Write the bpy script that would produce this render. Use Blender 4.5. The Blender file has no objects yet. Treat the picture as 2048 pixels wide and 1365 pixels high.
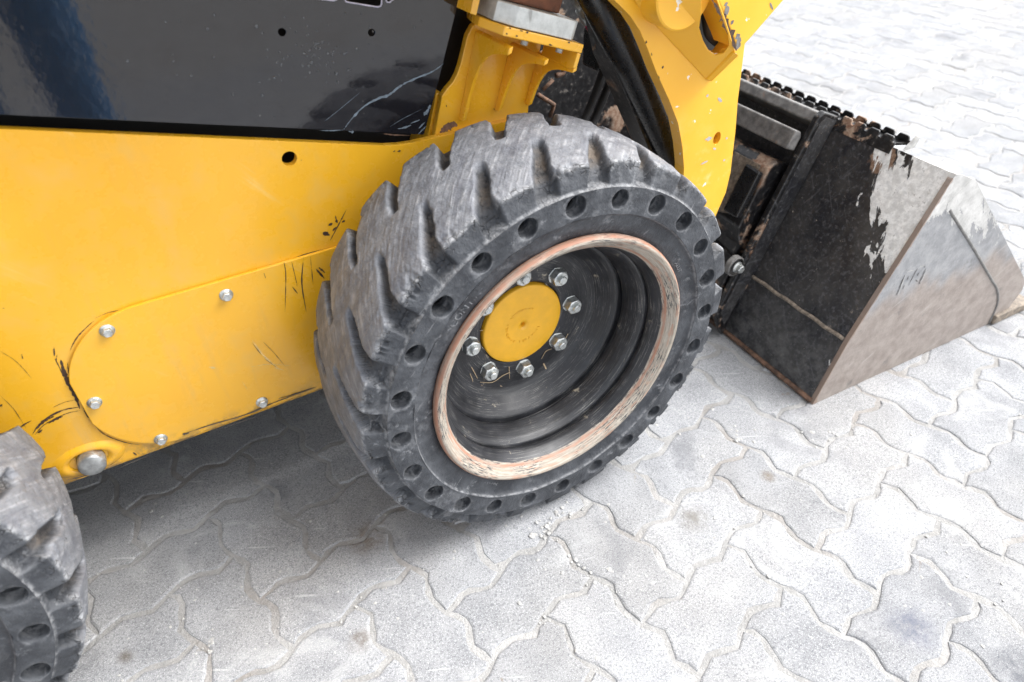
import bpy, bmesh, math, random
import numpy as np
from mathutils import Matrix, Vector
from mathutils.geometry import tessellate_polygon
random.seed(7); RNG = np.random.default_rng(11)
R_ = math.radians
scene = bpy.context.scene
COL = scene.collection

# ------------------------------------------------------------------ camera
CAM = np.array([-0.48356, -0.65380, 1.06253]); FPX = 1384.12
CR = np.array([0.858306, -0.513010, -0.011504]); CU = np.array([0.332082, 0.538230, 0.774616]); CF = np.array([0.391194, 0.668678, -0.632327])
cam = bpy.data.cameras.new('camera'); cam_ob = bpy.data.objects.new('camera', cam); COL.objects.link(cam_ob)
cam.sensor_width = 36; cam.lens = 36 * FPX / 2048; cam.clip_start = .02; cam.clip_end = 400
cam_ob.matrix_world = Matrix(((CR[0], CU[0], -CF[0], CAM[0]), (CR[1], CU[1], -CF[1], CAM[1]), (CR[2], CU[2], -CF[2], CAM[2]), (0, 0, 0, 1)))
cam.dof.use_dof = True; cam.dof.focus_distance = 1.12; cam.dof.aperture_fstop = 3.6
scene.camera = cam_ob

# ------------------------------------------------------------------ sky and sun (bright overcast)
SUN_EL, SUN_AZ = R_(53), R_(109)          # azimuth: compass direction the light comes from (x=sin, y=cos)
world = bpy.data.worlds.new('World'); scene.world = world; world.use_nodes = True
wn = world.node_tree; wn.nodes.clear()
w_out = wn.nodes.new('ShaderNodeOutputWorld'); w_bg = wn.nodes.new('ShaderNodeBackground')
w_sky = wn.nodes.new('ShaderNodeTexSky'); w_sky.sky_type = 'NISHITA'; w_sky.sun_disc = False
w_sky.sun_elevation = SUN_EL; w_sky.sun_rotation = SUN_AZ; w_sky.air_density = 1.0; w_sky.dust_density = 3.0; w_sky.ozone_density = 1.0
w_hsv = wn.nodes.new('ShaderNodeHueSaturation'); w_hsv.inputs['Saturation'].default_value = .16
wn.links.new(w_sky.outputs[0], w_hsv.inputs['Color']); wn.links.new(w_hsv.outputs[0], w_bg.inputs['Color'])
w_bg.inputs['Strength'].default_value = .15; wn.links.new(w_bg.outputs[0], w_out.inputs['Surface'])
sun = bpy.data.lights.new('sun', 'SUN'); sun.energy = 1.45; sun.angle = R_(40); sun.color = (1, .985, .97)
sun_ob = bpy.data.objects.new('sun', sun); COL.objects.link(sun_ob)
sd = Vector((math.sin(SUN_AZ) * math.cos(SUN_EL), math.cos(SUN_AZ) * math.cos(SUN_EL), math.sin(SUN_EL)))
sun_ob.rotation_euler = sd.to_track_quat('Z', 'Y').to_euler(); sun_ob.location = sd * 8
vs = scene.view_settings; vs.view_transform = 'Standard'; vs.look = 'None'; vs.gamma = 1; vs.exposure = 1.56
scene.cycles.use_denoising = True
scene.cycles.max_bounces = 8

# ------------------------------------------------------------------ pixel helpers (photograph pixels, 2048 wide)
def ray(q): return CF + (q[0] - 1024) / FPX * CR - (q[1] - 682.5) / FPX * CU
def PY(q, y):
    d = ray(q); return CAM + d * ((y - CAM[1]) / d[1])
def PZ(q, z=0.):
    d = ray(q); return CAM + d * ((z - CAM[2]) / d[2])
def project(X):
    d = np.asarray(X, float) - CAM; z = d @ CF
    return np.stack([1024 + FPX * (d @ CR) / z, 682.5 - FPX * (d @ CU) / z], -1), z

# ------------------------------------------------------------------ node helpers
class NB:
    def __init__(s, name):
        s.m = bpy.data.materials.new(name); s.m.use_nodes = True; s.t = s.m.node_tree; s.t.nodes.clear()
        s.out = s.n('ShaderNodeOutputMaterial'); s.b = s.n('ShaderNodeBsdfPrincipled'); s.l(s.b.outputs[0], s.out.inputs['Surface'])
    def n(s, typ, **kw):
        nd = s.t.nodes.new(typ)
        for k, v in kw.items(): setattr(nd, k, v)
        return nd
    def l(s, a, b): s.t.links.new(a, b)
    def put(s, sock, v):
        if hasattr(v, 'is_output'): s.l(v, sock)
        elif isinstance(v, (tuple, list)) and len(v) == 3 and sock.type == 'RGBA': sock.default_value = (*v, 1)
        else: sock.default_value = v
    def set(s, **kw):
        for k, v in kw.items(): s.put(s.b.inputs[k.replace('_', ' ')], v)
        return s
    def pos(s): return s.n('ShaderNodeNewGeometry').outputs['Position']
    def obj(s): return s.n('ShaderNodeTexCoord').outputs['Object']
    def uv(s): return s.n('ShaderNodeTexCoord').outputs['UV']
    def attr(s, name): return s.n('ShaderNodeAttribute', attribute_name=name).outputs['Fac']
    def mapping(s, v, scale=(1, 1, 1), rot=(0, 0, 0), loc=(0, 0, 0)):
        if any(rot):                                       # turn first, then stretch
            m = s.n('ShaderNodeMapping'); s.l(v, m.inputs['Vector']); m.inputs['Rotation'].default_value = rot; v = m.outputs[0]
        m = s.n('ShaderNodeMapping'); s.l(v, m.inputs['Vector']); m.inputs['Scale'].default_value = scale; m.inputs['Location'].default_value = loc
        return m.outputs[0]
    def noise(s, v, scale, detail=4, rough=.55, dist=0.):
        t = s.n('ShaderNodeTexNoise'); s.l(v, t.inputs['Vector']); t.inputs['Scale'].default_value = scale; t.inputs['Detail'].default_value = detail
        t.inputs['Roughness'].default_value = rough; t.inputs['Distortion'].default_value = dist
        return t.outputs['Fac']
    def voro(s, v, scale, feature='F1'):
        t = s.n('ShaderNodeTexVoronoi', feature=feature); s.l(v, t.inputs['Vector']); t.inputs['Scale'].default_value = scale
        return t.outputs['Distance']
    def ramp(s, f, a, b, lo=0., hi=1.):
        m = s.n('ShaderNodeMapRange'); m.interpolation_type = 'SMOOTHSTEP'; s.put(m.inputs['Value'], f)
        for k, v in (('From Min', a), ('From Max', b), ('To Min', lo), ('To Max', hi)): m.inputs[k].default_value = v
        return m.outputs[0]
    def math(s, op, a, b=0., c=None):
        m = s.n('ShaderNodeMath', operation=op); s.put(m.inputs[0], a); s.put(m.inputs[1], b)
        if c is not None: s.put(m.inputs[2], c)
        return m.outputs[0]
    def mul(s, a, b): return s.math('MULTIPLY', a, b)
    def add(s, a, b): return s.math('ADD', a, b)
    def mix(s, f, a, b, mode='MIX'):
        m = s.n('ShaderNodeMix', data_type='RGBA', blend_type=mode); s.put(m.inputs['Factor'], f); s.put(m.inputs[6], a); s.put(m.inputs[7], b)
        return m.outputs[2]
    def mixf(s, f, a, b):
        m = s.n('ShaderNodeMix', data_type='FLOAT'); s.put(m.inputs[0], f); s.put(m.inputs[2], a); s.put(m.inputs[3], b); return m.outputs[0]
    def sep(s, v):
        x = s.n('ShaderNodeSeparateXYZ'); s.l(v, x.inputs[0]); return x.outputs
    def bump(s, h, strength, dist=.002):
        b = s.n('ShaderNodeBump'); b.inputs['Strength'].default_value = strength; b.inputs['Distance'].default_value = dist; s.l(h, b.inputs['Height'])
        s.l(b.outputs[0], s.b.inputs['Normal']); return s
    def rnd(s): return s.n('ShaderNodeObjectInfo').outputs['Random']

# ------------------------------------------------------------------ materials
M = {}
def m_paver():
    k = NB('concrete_paver'); p = k.pos()
    big = k.noise(p, 2.2, 3); mid = k.noise(p, 11, 4); fine = k.noise(p, 260, 3, .6); grain = k.noise(p, 620, 2)
    c = k.mix(k.ramp(mid, .3, .72), (.225, .231, .242), (.315, .321, .331))
    c = k.mix(k.mul(k.ramp(big, .44, .66), .4), c, (.30, .29, .275))
    c = k.mix(k.mul(k.ramp(fine, .49, .64), .6), c, (.115, .12, .135))
    c = k.mix(k.mul(k.ramp(grain, .52, .66), .55), c, (.56, .565, .57))
    st = k.noise(p, 5.3, 5, .6, .6); c = k.mix(k.mul(k.ramp(st, .56, .72), .55), c, (.135, .138, .15))
    br = k.noise(p, 9.1, 4, .6, 1.); c = k.mix(k.mul(k.ramp(br, .70, .76), .6), c, (.20, .15, .10))
    lt = k.noise(k.mapping(p, (1, 1, 1), (0, 0, .6)), 7.7, 6, .7, .8); c = k.mix(k.mul(k.ramp(lt, .54, .70), .45), c, (.47, .475, .475))
    sc = k.noise(k.mapping(p, (6, 90, 6), (0, 0, .5)), 1.0, 2, .5); c = k.mix(k.mul(k.ramp(sc, .68, .74), .35), c, (.62, .62, .62))
    sn = k.noise(p, 45, 4, .7)
    for q, r, col in (((1825, 1255), .055, (.12, .13, .175)), ((1535, 953), .022, (.16, .125, .09)), ((720, 1280), .03, (.10, .075, .055)), ((252, 1312), .02, (.10, .08, .06)), ((1385, 1035), .045, (.15, .14, .125)), ((735, 1075), .05, (.14, .105, .075)), ((2040, 1340), .05, (.09, .095, .11))):
        w_ = PZ(q); ds = k.n('ShaderNodeVectorMath', operation='DISTANCE'); k.l(p, ds.inputs[0]); ds.inputs[1].default_value = tuple(w_)
        c = k.mix(k.mul(k.ramp(ds.outputs['Value'], 0., r, 1., 0.), k.ramp(sn, .35, .6, .15, .8)), c, col)
    v = k.math('MULTIPLY_ADD', k.rnd(), .20, .90)
    hs = k.n('ShaderNodeHueSaturation'); k.put(hs.inputs['Value'], v); k.put(hs.inputs['Color'], c)
    k.set(Base_Color=hs.outputs[0], Roughness=.92, Specular_IOR_Level=.25)
    k.bump(k.add(k.mul(fine, .7), k.add(k.mul(grain, .4), k.mul(mid, 1.2))), .55, .0022)
    return k.m
def m_sand():
    k = NB('joint_sand'); p = k.pos()
    a = k.noise(p, 14, 4); f = k.noise(p, 330, 3, .7); b = k.noise(p, 4, 3)
    c = k.mix(k.ramp(a, .35, .7), (.30, .298, .292), (.395, .392, .387)); c = k.mix(k.mul(k.ramp(f, .5, .7), .5), c, (.50, .485, .46))
    c = k.mix(k.mul(k.ramp(b, .50, .68), .4), c, (.24, .205, .175))
    k.set(Base_Color=c, Roughness=.95, Specular_IOR_Level=.2); k.bump(k.add(f, k.mul(k.noise(p, 60, 4), 2.)), .8, .004)
    return k.m
def m_yellow(dirt=.0, rust=.6):
    k = NB('yellow_paint'); p = k.pos(); x = k.sep(p)
    lo = k.noise(p, 3, 3); c = k.mix(k.ramp(lo, .35, .7), (.78, .395, .018), (.83, .445, .026))
    sp = k.noise(p, 55, 4, .6); blot = k.noise(p, 7, 3)
    ch = k.mul(k.ramp(sp, .73, .75), k.ramp(blot, .5, .62)); c = k.mix(k.mul(ch, rust), c, (.045, .022, .016))
    # rub marks: faint pale streaks
    st = k.noise(k.mapping(p, (60, 60, 5), (0, .7, 0)), 1., 3, .6); c = k.mix(k.mul(k.mul(k.ramp(st, .64, .74), k.ramp(blot, .45, .6)), .35), c, (.85, .62, .25))
    # road dirt baked on along the lower lip
    dn = k.noise(p, 30, 5, .7); low = k.ramp(x[2], .236, .275, 1., 0.)
    c = k.mix(k.mul(k.mul(low, k.ramp(dn, .42, .6)), .75), c, (.12, .085, .045))
    film = k.noise(p, 18, 4, .65); c = k.mix(k.mul(k.ramp(film, .46, .74), .22), c, (.62, .44, .16)); dz = k.noise(k.mapping(p, (26, 26, 3)), 1., 5, .7); c = k.mix(k.mul(k.mul(k.ramp(dz, .52, .72), k.ramp(x[2], .24, .60, 1., .25)), .28), c, (.50, .37, .19))
    k.set(Base_Color=c, Roughness=k.mixf(ch, k.ramp(film, .3, .8, .22, .38), .8), Specular_IOR_Level=.5, Coat_Weight=.25, Coat_Roughness=.12)
    k.bump(k.add(k.noise(p, 140, 2), k.mul(k.noise(p, 9, 2), 3.)), .06, .001)
    return k.m
def m_worn_yellow():
    k = NB('worn_yellow_paint'); p = k.pos(); x = k.sep(p)
    lo = k.noise(p, 5, 4); c = k.mix(k.ramp(lo, .35, .7), (.78, .395, .018), (.83, .47, .04))
    pale = k.noise(p, 12, 5, .7); c = k.mix(k.mul(k.mul(k.ramp(pale, .50, .70), k.ramp(x[2], .45, .66, 1., .0)), .8), c, (.85, .66, .32))
    sp = k.noise(p, 38, 4, .6); c = k.mix(k.mul(k.ramp(sp, .69, .70), .9), c, (.78, .76, .72))
    sq = k.noise(p, 47, 4, .6); c = k.mix(k.ramp(sq, .735, .745), c, (.10, .08, .08))
    k.set(Base_Color=c, Roughness=.36, Coat_Weight=.15, Coat_Roughness=.2); k.bump(k.noise(p, 60, 4), .08, .001)
    return k.m
def m_gloss_black():
    k = NB('gloss_black_paint'); p = k.pos()
    dust = k.noise(p, 26, 5, .7); sc = k.noise(k.mapping(p, (70, 70, 8), (0, .95, 0)), 1., 3, .6)
    c = k.mix(k.mul(k.ramp(dust, .55, .8), .25), (.010, .010, .013), (.05, .05, .05)); c = k.mix(k.mul(k.ramp(sc, .70, .76), .3), c, (.12, .13, .15))
    k.set(Base_Color=c, Roughness=k.ramp(dust, .35, .8, .06, .16), Specular_IOR_Level=.55, Coat_Weight=.5, Coat_Roughness=.03)
    k.bump(k.add(k.noise(p, 95, 3, .55), k.mul(k.noise(p, 24, 2), 1.5)), .13, .0012)
    return k.m
def m_plain(name, col, rough=.5, metal=0., bump=.1, var=.25, scale=60, dirt=None, dcol=(.2, .15, .1)):
    k = NB(name); p = k.obj(); n = k.noise(p, scale, 4, .65)
    c = k.mix(k.ramp(n, .3, .75), tuple(v * (1 - var) for v in col), tuple(min(1, v * (1 + var)) for v in col))
    if dirt is not None: c = k.mix(k.ramp(k.noise(p, scale * .35, 5, .7), dirt, dirt + .1), c, dcol)
    k.set(Base_Color=c, Roughness=k.ramp(n, .2, .8, rough * .75, min(1, rough * 1.25)), Metallic=metal)
    if bump: k.bump(n, bump, .001)
    return k.m
def m_rubber():
    # attribute 'tread' is 1 on the running surface; uv: u along circumference, v across
    k = NB('worn_black_rubber'); o = k.obj(); u = k.uv(); tr = k.attr('tread'); gr = k.attr('groove')
    n1 = k.noise(o, 22, 5, .65); n2 = k.noise(o, 95, 4, .65); n3 = k.noise(o, 420, 3, .6)
    side = k.mix(k.ramp(n1, .35, .7), (.030, .033, .039), (.074, .079, .088))
    du = k.noise(o, 9, 5, .7, .5); side = k.mix(k.mul(k.ramp(du, .55, .66), .5), side, (.16, .165, .175))
    chalk = k.noise(o, 48, 5, .7); side = k.mix(k.mul(k.mul(k.ramp(chalk, .56, .66), k.ramp(du, .44, .58)), .6), side, (.24, .247, .258)); fs = k.noise(k.mapping(o, (18, 18, 130), (0, .8, 0)), 1., 3, .6); side = k.mix(k.mul(k.ramp(fs, .66, .72), .4), side, (.26, .265, .275))
    # scuffed tread: diagonal scratches in two scales
    s1 = k.noise(k.mapping(u, (10, 150, 1), (0, 0, R_(48))), 1., 4, .65); s2 = k.noise(k.mapping(u, (8, 330, 1), (0, 0, R_(22))), 1., 3, .6); s3 = k.noise(k.mapping(u, (26, 34, 1)), 1., 5, .7)
    s4 = k.noise(k.mapping(u, (11, 48, 1), (0, 0, R_(56))), 1., 4, .6); s5 = k.noise(k.mapping(u, (14, 260, 1), (0, 0, R_(-38))), 1., 3, .6)
    top = k.mix(k.ramp(s3, .3, .72), (.125, .132, .148), (.205, .213, .230))
    top = k.mix(k.mul(k.ramp(s4, .46, .66), .5), top, (.092, .097, .117))
    top = k.mix(k.mul(k.mul(k.ramp(s1, .50, .64), k.ramp(s3, .40, .60)), .52), top, (.37, .377, .395)); top = k.mix(k.mul(k.ramp(s2, .70, .74), .45), top, (.45, .45, .46)); top = k.mix(k.mul(k.ramp(s5, .715, .75), .4), top, (.45, .45, .46))
    top = k.mix(k.mul(k.ramp(s1, .42, .30, 0., 1.), .35), top, (.075, .078, .092))
    cut = k.mul(k.ramp(k.noise(k.mapping(u, (45, 210, 1), (0, 0, R_(30))), 1., 3, .6), .66, .70), k.ramp(s3, .5, .6)); top = k.mix(k.mul(cut, .8), top, (.03, .03, .034))
    c = k.mix(tr, side, top)
    ed = k.attr('edge'); c = k.mix(k.mul(ed, k.ramp(n2, .35, .62)), c, (.36, .365, .375))
    c = k.mix(k.mul(gr, k.ramp(n1, .42, .62, .1, .75)), c, (.185, .15, .115))
    cr = k.voro(o, 130, 'DISTANCE_TO_EDGE'); crm = k.mul(k.ramp(cr, .0, .07, 1., 0.), k.mul(k.attr('rough'), k.ramp(n2, .45, .6)))
    c = k.mix(crm, c, (.012, .012, .013))
    k.set(Base_Color=c, Roughness=k.ramp(n1, .3, .75, .5, .75), Specular_IOR_Level=.38)
    h = k.add(k.mul(n1, 3.), k.add(k.mul(n2, 1.3), k.add(k.mul(n3, .35), k.mul(k.mul(s1, tr), 1.2)))); h = k.add(h, k.mul(crm, -2.))
    k.bump(h, .8, .0020)
    return k.m
def m_rim():
    # uv: u angle turns, v profile distance (metres); attribute 'lip' 1 on the bare flange
    k = NB('worn_wheel_paint'); u = k.uv(); o = k.obj(); lip = k.attr('lip')
    st = k.noise(k.mapping(u, (2.5, 900, 1)), 1., 4, .7, .2); st2 = k.noise(k.mapping(u, (5, 380, 1), loc=(3, 7, 0)), 1., 5, .7); bl = k.noise(o, 16, 4, .65)
    blk = k.mix(k.ramp(bl, .3, .7), (.012, .0125, .015), (.030, .031, .036))
    blk = k.mix(k.mul(k.ramp(st, .57, .63), k.ramp(bl, .42, .62, .18, .75)), blk, (.33, .32, .29))
    dust = k.noise(o, 30, 5, .7, .5); blk = k.mix(k.mul(k.mul(k.ramp(dust, .62, .70), k.ramp(bl, .5, .6)), .8), blk, (.42, .37, .28))
    tan = k.mix(k.ramp(st2, .35, .65), (.25, .21, .17), (.42, .38, .32))
    red = k.noise(k.mapping(u, (6, 160, 1), loc=(11, 2, 0)), 1., 4, .6); tan = k.mix(k.mul(k.ramp(red, .52, .64), .5), tan, (.42, .19, .11))
    chip = k.noise(k.mapping(u, (13, 520, 1), loc=(1, 5, 0)), 1., 4, .7); cb = k.noise(o, 11, 3, .6)
    tan = k.mix(k.mul(k.ramp(chip, .50, .58), k.ramp(cb, .40, .58)), tan, (.035, .04, .045))
    ed = k.ramp(k.attr('rimedge'), .2, .8); tan = k.mix(k.mul(ed, k.ramp(bl, .35, .6, .5, 1.)), tan, (.34, .165, .105))
    lipn = k.ramp(k.add(lip, k.mul(k.add(st2, -.5), .7)), .44, .56)
    c = k.mix(lipn, blk, tan)
    k.set(Base_Color=c, Roughness=k.mixf(lipn, k.ramp(bl, .3, .7, .34, .52), .65), Metallic=0., Specular_IOR_Level=.5)
    k.bump(k.add(k.mul(st, 1.), k.add(st2, k.mul(bl, 2.))), .22, .0008)
    return k.m
def m_bucket_back():
    k = NB('scraped_black_bucket_paint'); o = k.obj(); p = k.pos(); wf = k.attr('white'); rf = k.attr('rust')
    n = k.noise(o, 9, 5, .65); f = k.noise(o, 130, 3, .65); g = k.noise(o, 40, 5, .7)
    c = k.mix(k.ramp(n, .35, .68), (.012, .0125, .016), (.038, .036, .035)); c = k.mix(k.mul(k.ramp(f, .50, .70), .6), c, (.10, .10, .107))
    s = k.noise(k.mapping(o, (8, 150, 8), (.75, 0, 0)), 1., 4, .6, .3); s_ = k.noise(k.mapping(o, (10, 120, 10), (-.5, 0, 0)), 1., 4, .6, .3); c = k.mix(k.mul(k.ramp(s, .60, .72), .28), c, (.16, .16, .17)); c = k.mix(k.mul(k.ramp(s_, .63, .74), .28), c, (.16, .16, .17))
    c = k.mix(k.mul(k.ramp(g, .66, .72), .75), c, (.26, .22, .18))
    lowd = k.ramp(k.sep(o)[2], .04, .20, 1., .25); c = k.mix(k.mul(k.mul(k.ramp(g, .38, .66), lowd), .55), c, (.13, .128, .125))
    tipn = k.noise(o, 210, 2); c = k.mix(k.ramp(tipn, .745, .76), c, (.45, .40, .34))
    rn = k.ramp(k.add(rf, k.mul(k.add(g, -.5), .9)), .45, .6); c = k.mix(rn, c, k.mix(k.ramp(f, .35, .7), (.15, .085, .055), (.30, .215, .16)))
    # white cement/paint splash flaking off in slanted tongues
    t1 = k.noise(k.mapping(o, (16, 34, 7), (.35, 0, 0)), 1., 5, .62, .5)
    wm = k.ramp(k.add(wf, k.mul(k.add(t1, -.5), 1.5)), .50, .53)
    wc = k.mix(k.ramp(k.noise(o, 70, 4, .7), .35, .7), (.56, .555, .54), (.84, .835, .815)); wc = k.mix(k.mul(k.ramp(k.noise(o, 120, 4, .7), .60, .68), .7), wc, (.30, .29, .28)); c = k.mix(wm, c, wc)
    k.set(Base_Color=c, Roughness=k.mixf(wm, k.ramp(n, .3, .7, .30, .55), .85), Specular_IOR_Level=.5)
    k.bump(k.add(k.mul(wm, 2.), k.add(k.mul(g, 1.6), f)), .45, .0014)
    return k.m
def m_bucket_side():
    k = NB('worn_steel_bucket_side'); o = k.obj(); x = k.sep(o)
    n = k.noise(o, 7, 5, .65); f = k.noise(o, 150, 3, .65); g = k.noise(o, 34, 5, .7)
    h = k.add(x[2], k.mul(k.add(k.noise(k.mapping(o, (5, 5, 2)), 2.4, 4), -.5), .16))
    brn = k.mix(k.ramp(g, .3, .7), (.205, .17, .15), (.30, .262, .235)); gry = k.mix(k.ramp(g, .3, .7), (.19, .195, .205), (.30, .302, .308))
    c = k.mix(k.ramp(h, .20, .26), brn, gry)
    sc = k.noise(k.mapping(o, (10, 10, 80), (0, .5, 0)), 1., 3, .6); c = k.mix(k.mul(k.ramp(sc, .60, .72), .35), c, (.42, .40, .375))
    c = k.mix(k.mul(k.ramp(f, .58, .70), .4), c, (.15, .13, .12))
    wn_ = k.noise(k.mapping(o, (46, 20, 13), (0, .65, 0)), 1., 5, .68, .4); wf = k.attr('white')
    wm = k.ramp(k.add(wf, k.mul(k.add(wn_, -.5), 1.9)), .50, .56); c = k.mix(wm, c, k.mix(k.ramp(g, .3, .7), (.36, .355, .345), (.54, .535, .52)))
    dk = k.noise(o, 15, 5, .7); c = k.mix(k.mul(k.ramp(dk, .60, .72), .6), c, (.09, .085, .085))
    rs = k.ramp(k.add(k.attr('rust'), k.mul(k.add(g, -.5), .7)), .5, .65); c = k.mix(k.mul(rs, .75), c, (.22, .15, .11))
    k.set(Base_Color=c, Roughness=k.mixf(wm, .48, .85), Metallic=0., Specular_IOR_Level=.5)
    k.bump(k.add(k.mul(wm, 1.5), k.add(k.mul(g, 1.5), f)), .35, .0012)
    return k.m
def m_rusty_black(name='rusted_black_frame', amt=.545, dust=.9):
    k = NB(name); p = k.pos(); n = k.noise(p, 13, 5, .65, .4); f = k.noise(p, 90, 4, .65); b = k.noise(p, 5.2, 3)
    c = k.mix(k.ramp(f, .4, .75), (.008, .008, .009), (.035, .034, .035))
    c = k.mix(k.mul(k.ramp(f, .60, .68), dust * .5), c, (.22, .20, .18))
    r = k.mul(k.ramp(n, amt, amt + .05), k.ramp(b, .4, .5)); c = k.mix(r, c, k.mix(k.ramp(f, .3, .7), (.17, .085, .05), (.36, .27, .20)))
    s = k.noise(k.mapping(p, (30, 30, 6), (0, .6, 0)), 1., 3, .6); c = k.mix(k.mul(k.ramp(s, .64, .74), .45), c, (.20, .20, .21))
    k.set(Base_Color=c, Roughness=k.mixf(r, .30, .8), Specular_IOR_Level=.5); k.bump(k.add(k.mul(n, 2.), f), .35, .0015)
    return k.m
def m_zinc():
    k = NB('zinc_plated_steel'); p = k.obj(); n = k.noise(p, 180, 4, .65)
    k.set(Base_Color=k.mix(k.ramp(n, .35, .7), (.48, .50, .49), (.74, .76, .75)), Metallic=.75, Roughness=k.ramp(n, .3, .7, .26, .45)); k.bump(n, .12, .0005)
    return k.m
def m_steel_block():
    k = NB('weathered_galvanised_steel'); p = k.pos(); n = k.noise(p, 40, 5, .7); s = k.noise(k.mapping(p, (120, 120, 14)), 1., 3, .6)
    c = k.mix(k.ramp(n, .3, .7), (.42, .44, .43), (.62, .64, .63)); c = k.mix(k.mul(k.ramp(s, .58, .72), .6), c, (.16, .15, .14))
    k.set(Base_Color=c, Metallic=.35, Roughness=.5); k.bump(n, .2, .001); return k.m
def m_water():
    k = NB('rain_water'); k.set(Base_Color=(.8, .82, .85), Roughness=.03, IOR=1.33, Transmission_Weight=.95, Specular_IOR_Level=.5); return k.m
def m_denim():
    k = NB('blue_denim'); p = k.obj(); n = k.noise(p, 30, 4)
    k.set(Base_Color=k.mix(k.ramp(n, .3, .7), (.05, .20, .46), (.09, .30, .62)), Roughness=.9); return k.m
M.update(paver=m_paver(), sand=m_sand(), yellow=m_yellow(), wyellow=m_worn_yellow(), black=m_gloss_black(), rubber=m_rubber(), rim=m_rim(), bback=m_bucket_back(), bside=m_bucket_side(),
    rblack=m_rusty_black(), rblack2=m_rusty_black('scuffed_black_plate', .55, 1.2), zinc=m_zinc(), block=m_steel_block(), water=m_water(), denim=m_denim(),
    dark=m_plain('dark_engine_bay', (.010, .010, .010), .6), satin=m_plain('satin_black_paint', (.012, .012, .013), .28, bump=.05),
    hose=m_plain('black_rubber_hose', (.018, .018, .019), .5), scuff=m_plain('dark_scuffed_metal', (.060, .032, .020), .7, var=.5, scale=240),
    pale=m_plain('pale_rubbed_mark', (.74, .52, .22), .6, var=.3, scale=200), chalkm=m_plain('pale_scratch', (.13, .165, .20), .6, var=.3, scale=300),
    rust=m_plain('rusted_steel', (.15, .085, .055), .8, var=.6, scale=70, bump=.4), brown=m_plain('rusty_brown_block', (.14, .055, .030), .75, var=.55, scale=26, bump=.4),
    weld=m_plain('dusty_weld_bead', (.20, .165, .13), .75, var=.5, scale=120, bump=.5), edge=m_plain('ground_steel_edge', (.16, .155, .15), .5, var=.4, scale=60, bump=.3, dirt=.6, dcol=(.24, .15, .10)),
    cap=m_plain('yellow_hub_paint', (.80, .42, .022), .42, var=.06, scale=40, bump=.05), pin=m_plain('scuffed_bright_steel', (.42, .43, .43), .42, metal=.6, var=.4, scale=45, dirt=.56, dcol=(.32, .25, .19)),
    straw=m_plain('dry_grass', (.50, .38, .24), .8), cement=m_plain('dry_mortar', (.42, .415, .40), .95, scale=90, bump=.5), red=m_plain('magenta_plastic', (.45, .01, .08), .4),
    skin=m_plain('skin', (.45, .28, .2), .6), shirt=m_plain('grey_shirt', (.30, .30, .31), .9), logo=m_plain('dark_logo_shade', (.07, .065, .065), .6), stain=m_plain('dark_oil_stain', (.07, .06, .05), .6), lilac=m_plain('bare_metal_slot_edge', (.50, .48, .58), .4, metal=.3))

# ------------------------------------------------------------------ object helpers
WM = {}
def world_of(o): return WM.get(o.name, Matrix.Identity(4))
def link(o, parent=None, mw=None):
    COL.objects.link(o)
    mw = mw if mw is not None else Matrix.Identity(4)
    WM[o.name] = mw
    if parent is not None:
        o.parent = parent; o.matrix_basis = world_of(parent).inverted() @ mw
    else: o.matrix_basis = mw
    return o
def empty(name, loc, parent=None, rz=0., ry=0.):
    o = bpy.data.objects.new(name, None); o.empty_display_size = .1
    return link(o, parent, Matrix.Translation(Vector(loc)) @ Matrix.Rotation(rz, 4, 'Z') @ Matrix.Rotation(ry, 4, 'Y'))
def tag(o, label=None, cat=None, group=None, kind=None):
    for k_, v in (('label', label), ('category', cat), ('group', group), ('kind', kind)):
        if v: o[k_] = v
    return o
def mesh_data(name, verts, faces, mat, smooth=False, attrs=None, uvs=None):
    me = bpy.data.meshes.new(name); me.from_pydata([tuple(map(float, v)) for v in verts], [], [tuple(int(i) for i in f) for f in faces]); me.materials.append(mat)
    if smooth: me.polygons.foreach_set('use_smooth', [True] * len(me.polygons))
    if attrs:
        for a, vals in attrs.items():
            at = me.attributes.new(a, 'FLOAT', 'POINT'); at.data.foreach_set('value', np.asarray(vals, np.float32))
    if uvs is not None:
        ul = me.uv_layers.new(name='UVMap'); li = np.zeros(len(me.loops), np.int32); me.loops.foreach_get('vertex_index', li)
        ul.data.foreach_set('uv', np.asarray(uvs, np.float32)[li].ravel())
    me.update(); return me
def mobj(name, me, parent=None, mw=None): return link(bpy.data.objects.new(name, me), parent, mw)
def bm_obj(name, bm, mat, parent=None, mw=None, smooth=False, bevel=0., seg=2, angle=35):
    bmesh.ops.recalc_face_normals(bm, faces=bm.faces)
    me = bpy.data.meshes.new(name); bm.to_mesh(me); bm.free(); me.materials.append(mat)
    if smooth: me.polygons.foreach_set('use_smooth', [True] * len(me.polygons))
    o = mobj(name, me, parent, mw)
    if bevel:
        b = o.modifiers.new('bevel', 'BEVEL'); b.width = bevel; b.segments = seg; b.limit_method = 'ANGLE'; b.angle_limit = R_(angle); b.harden_normals = False
    return o
def local(parent_mw, pts): inv = parent_mw.inverted(); return [inv @ Vector(map(float, q)) for q in pts]
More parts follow.
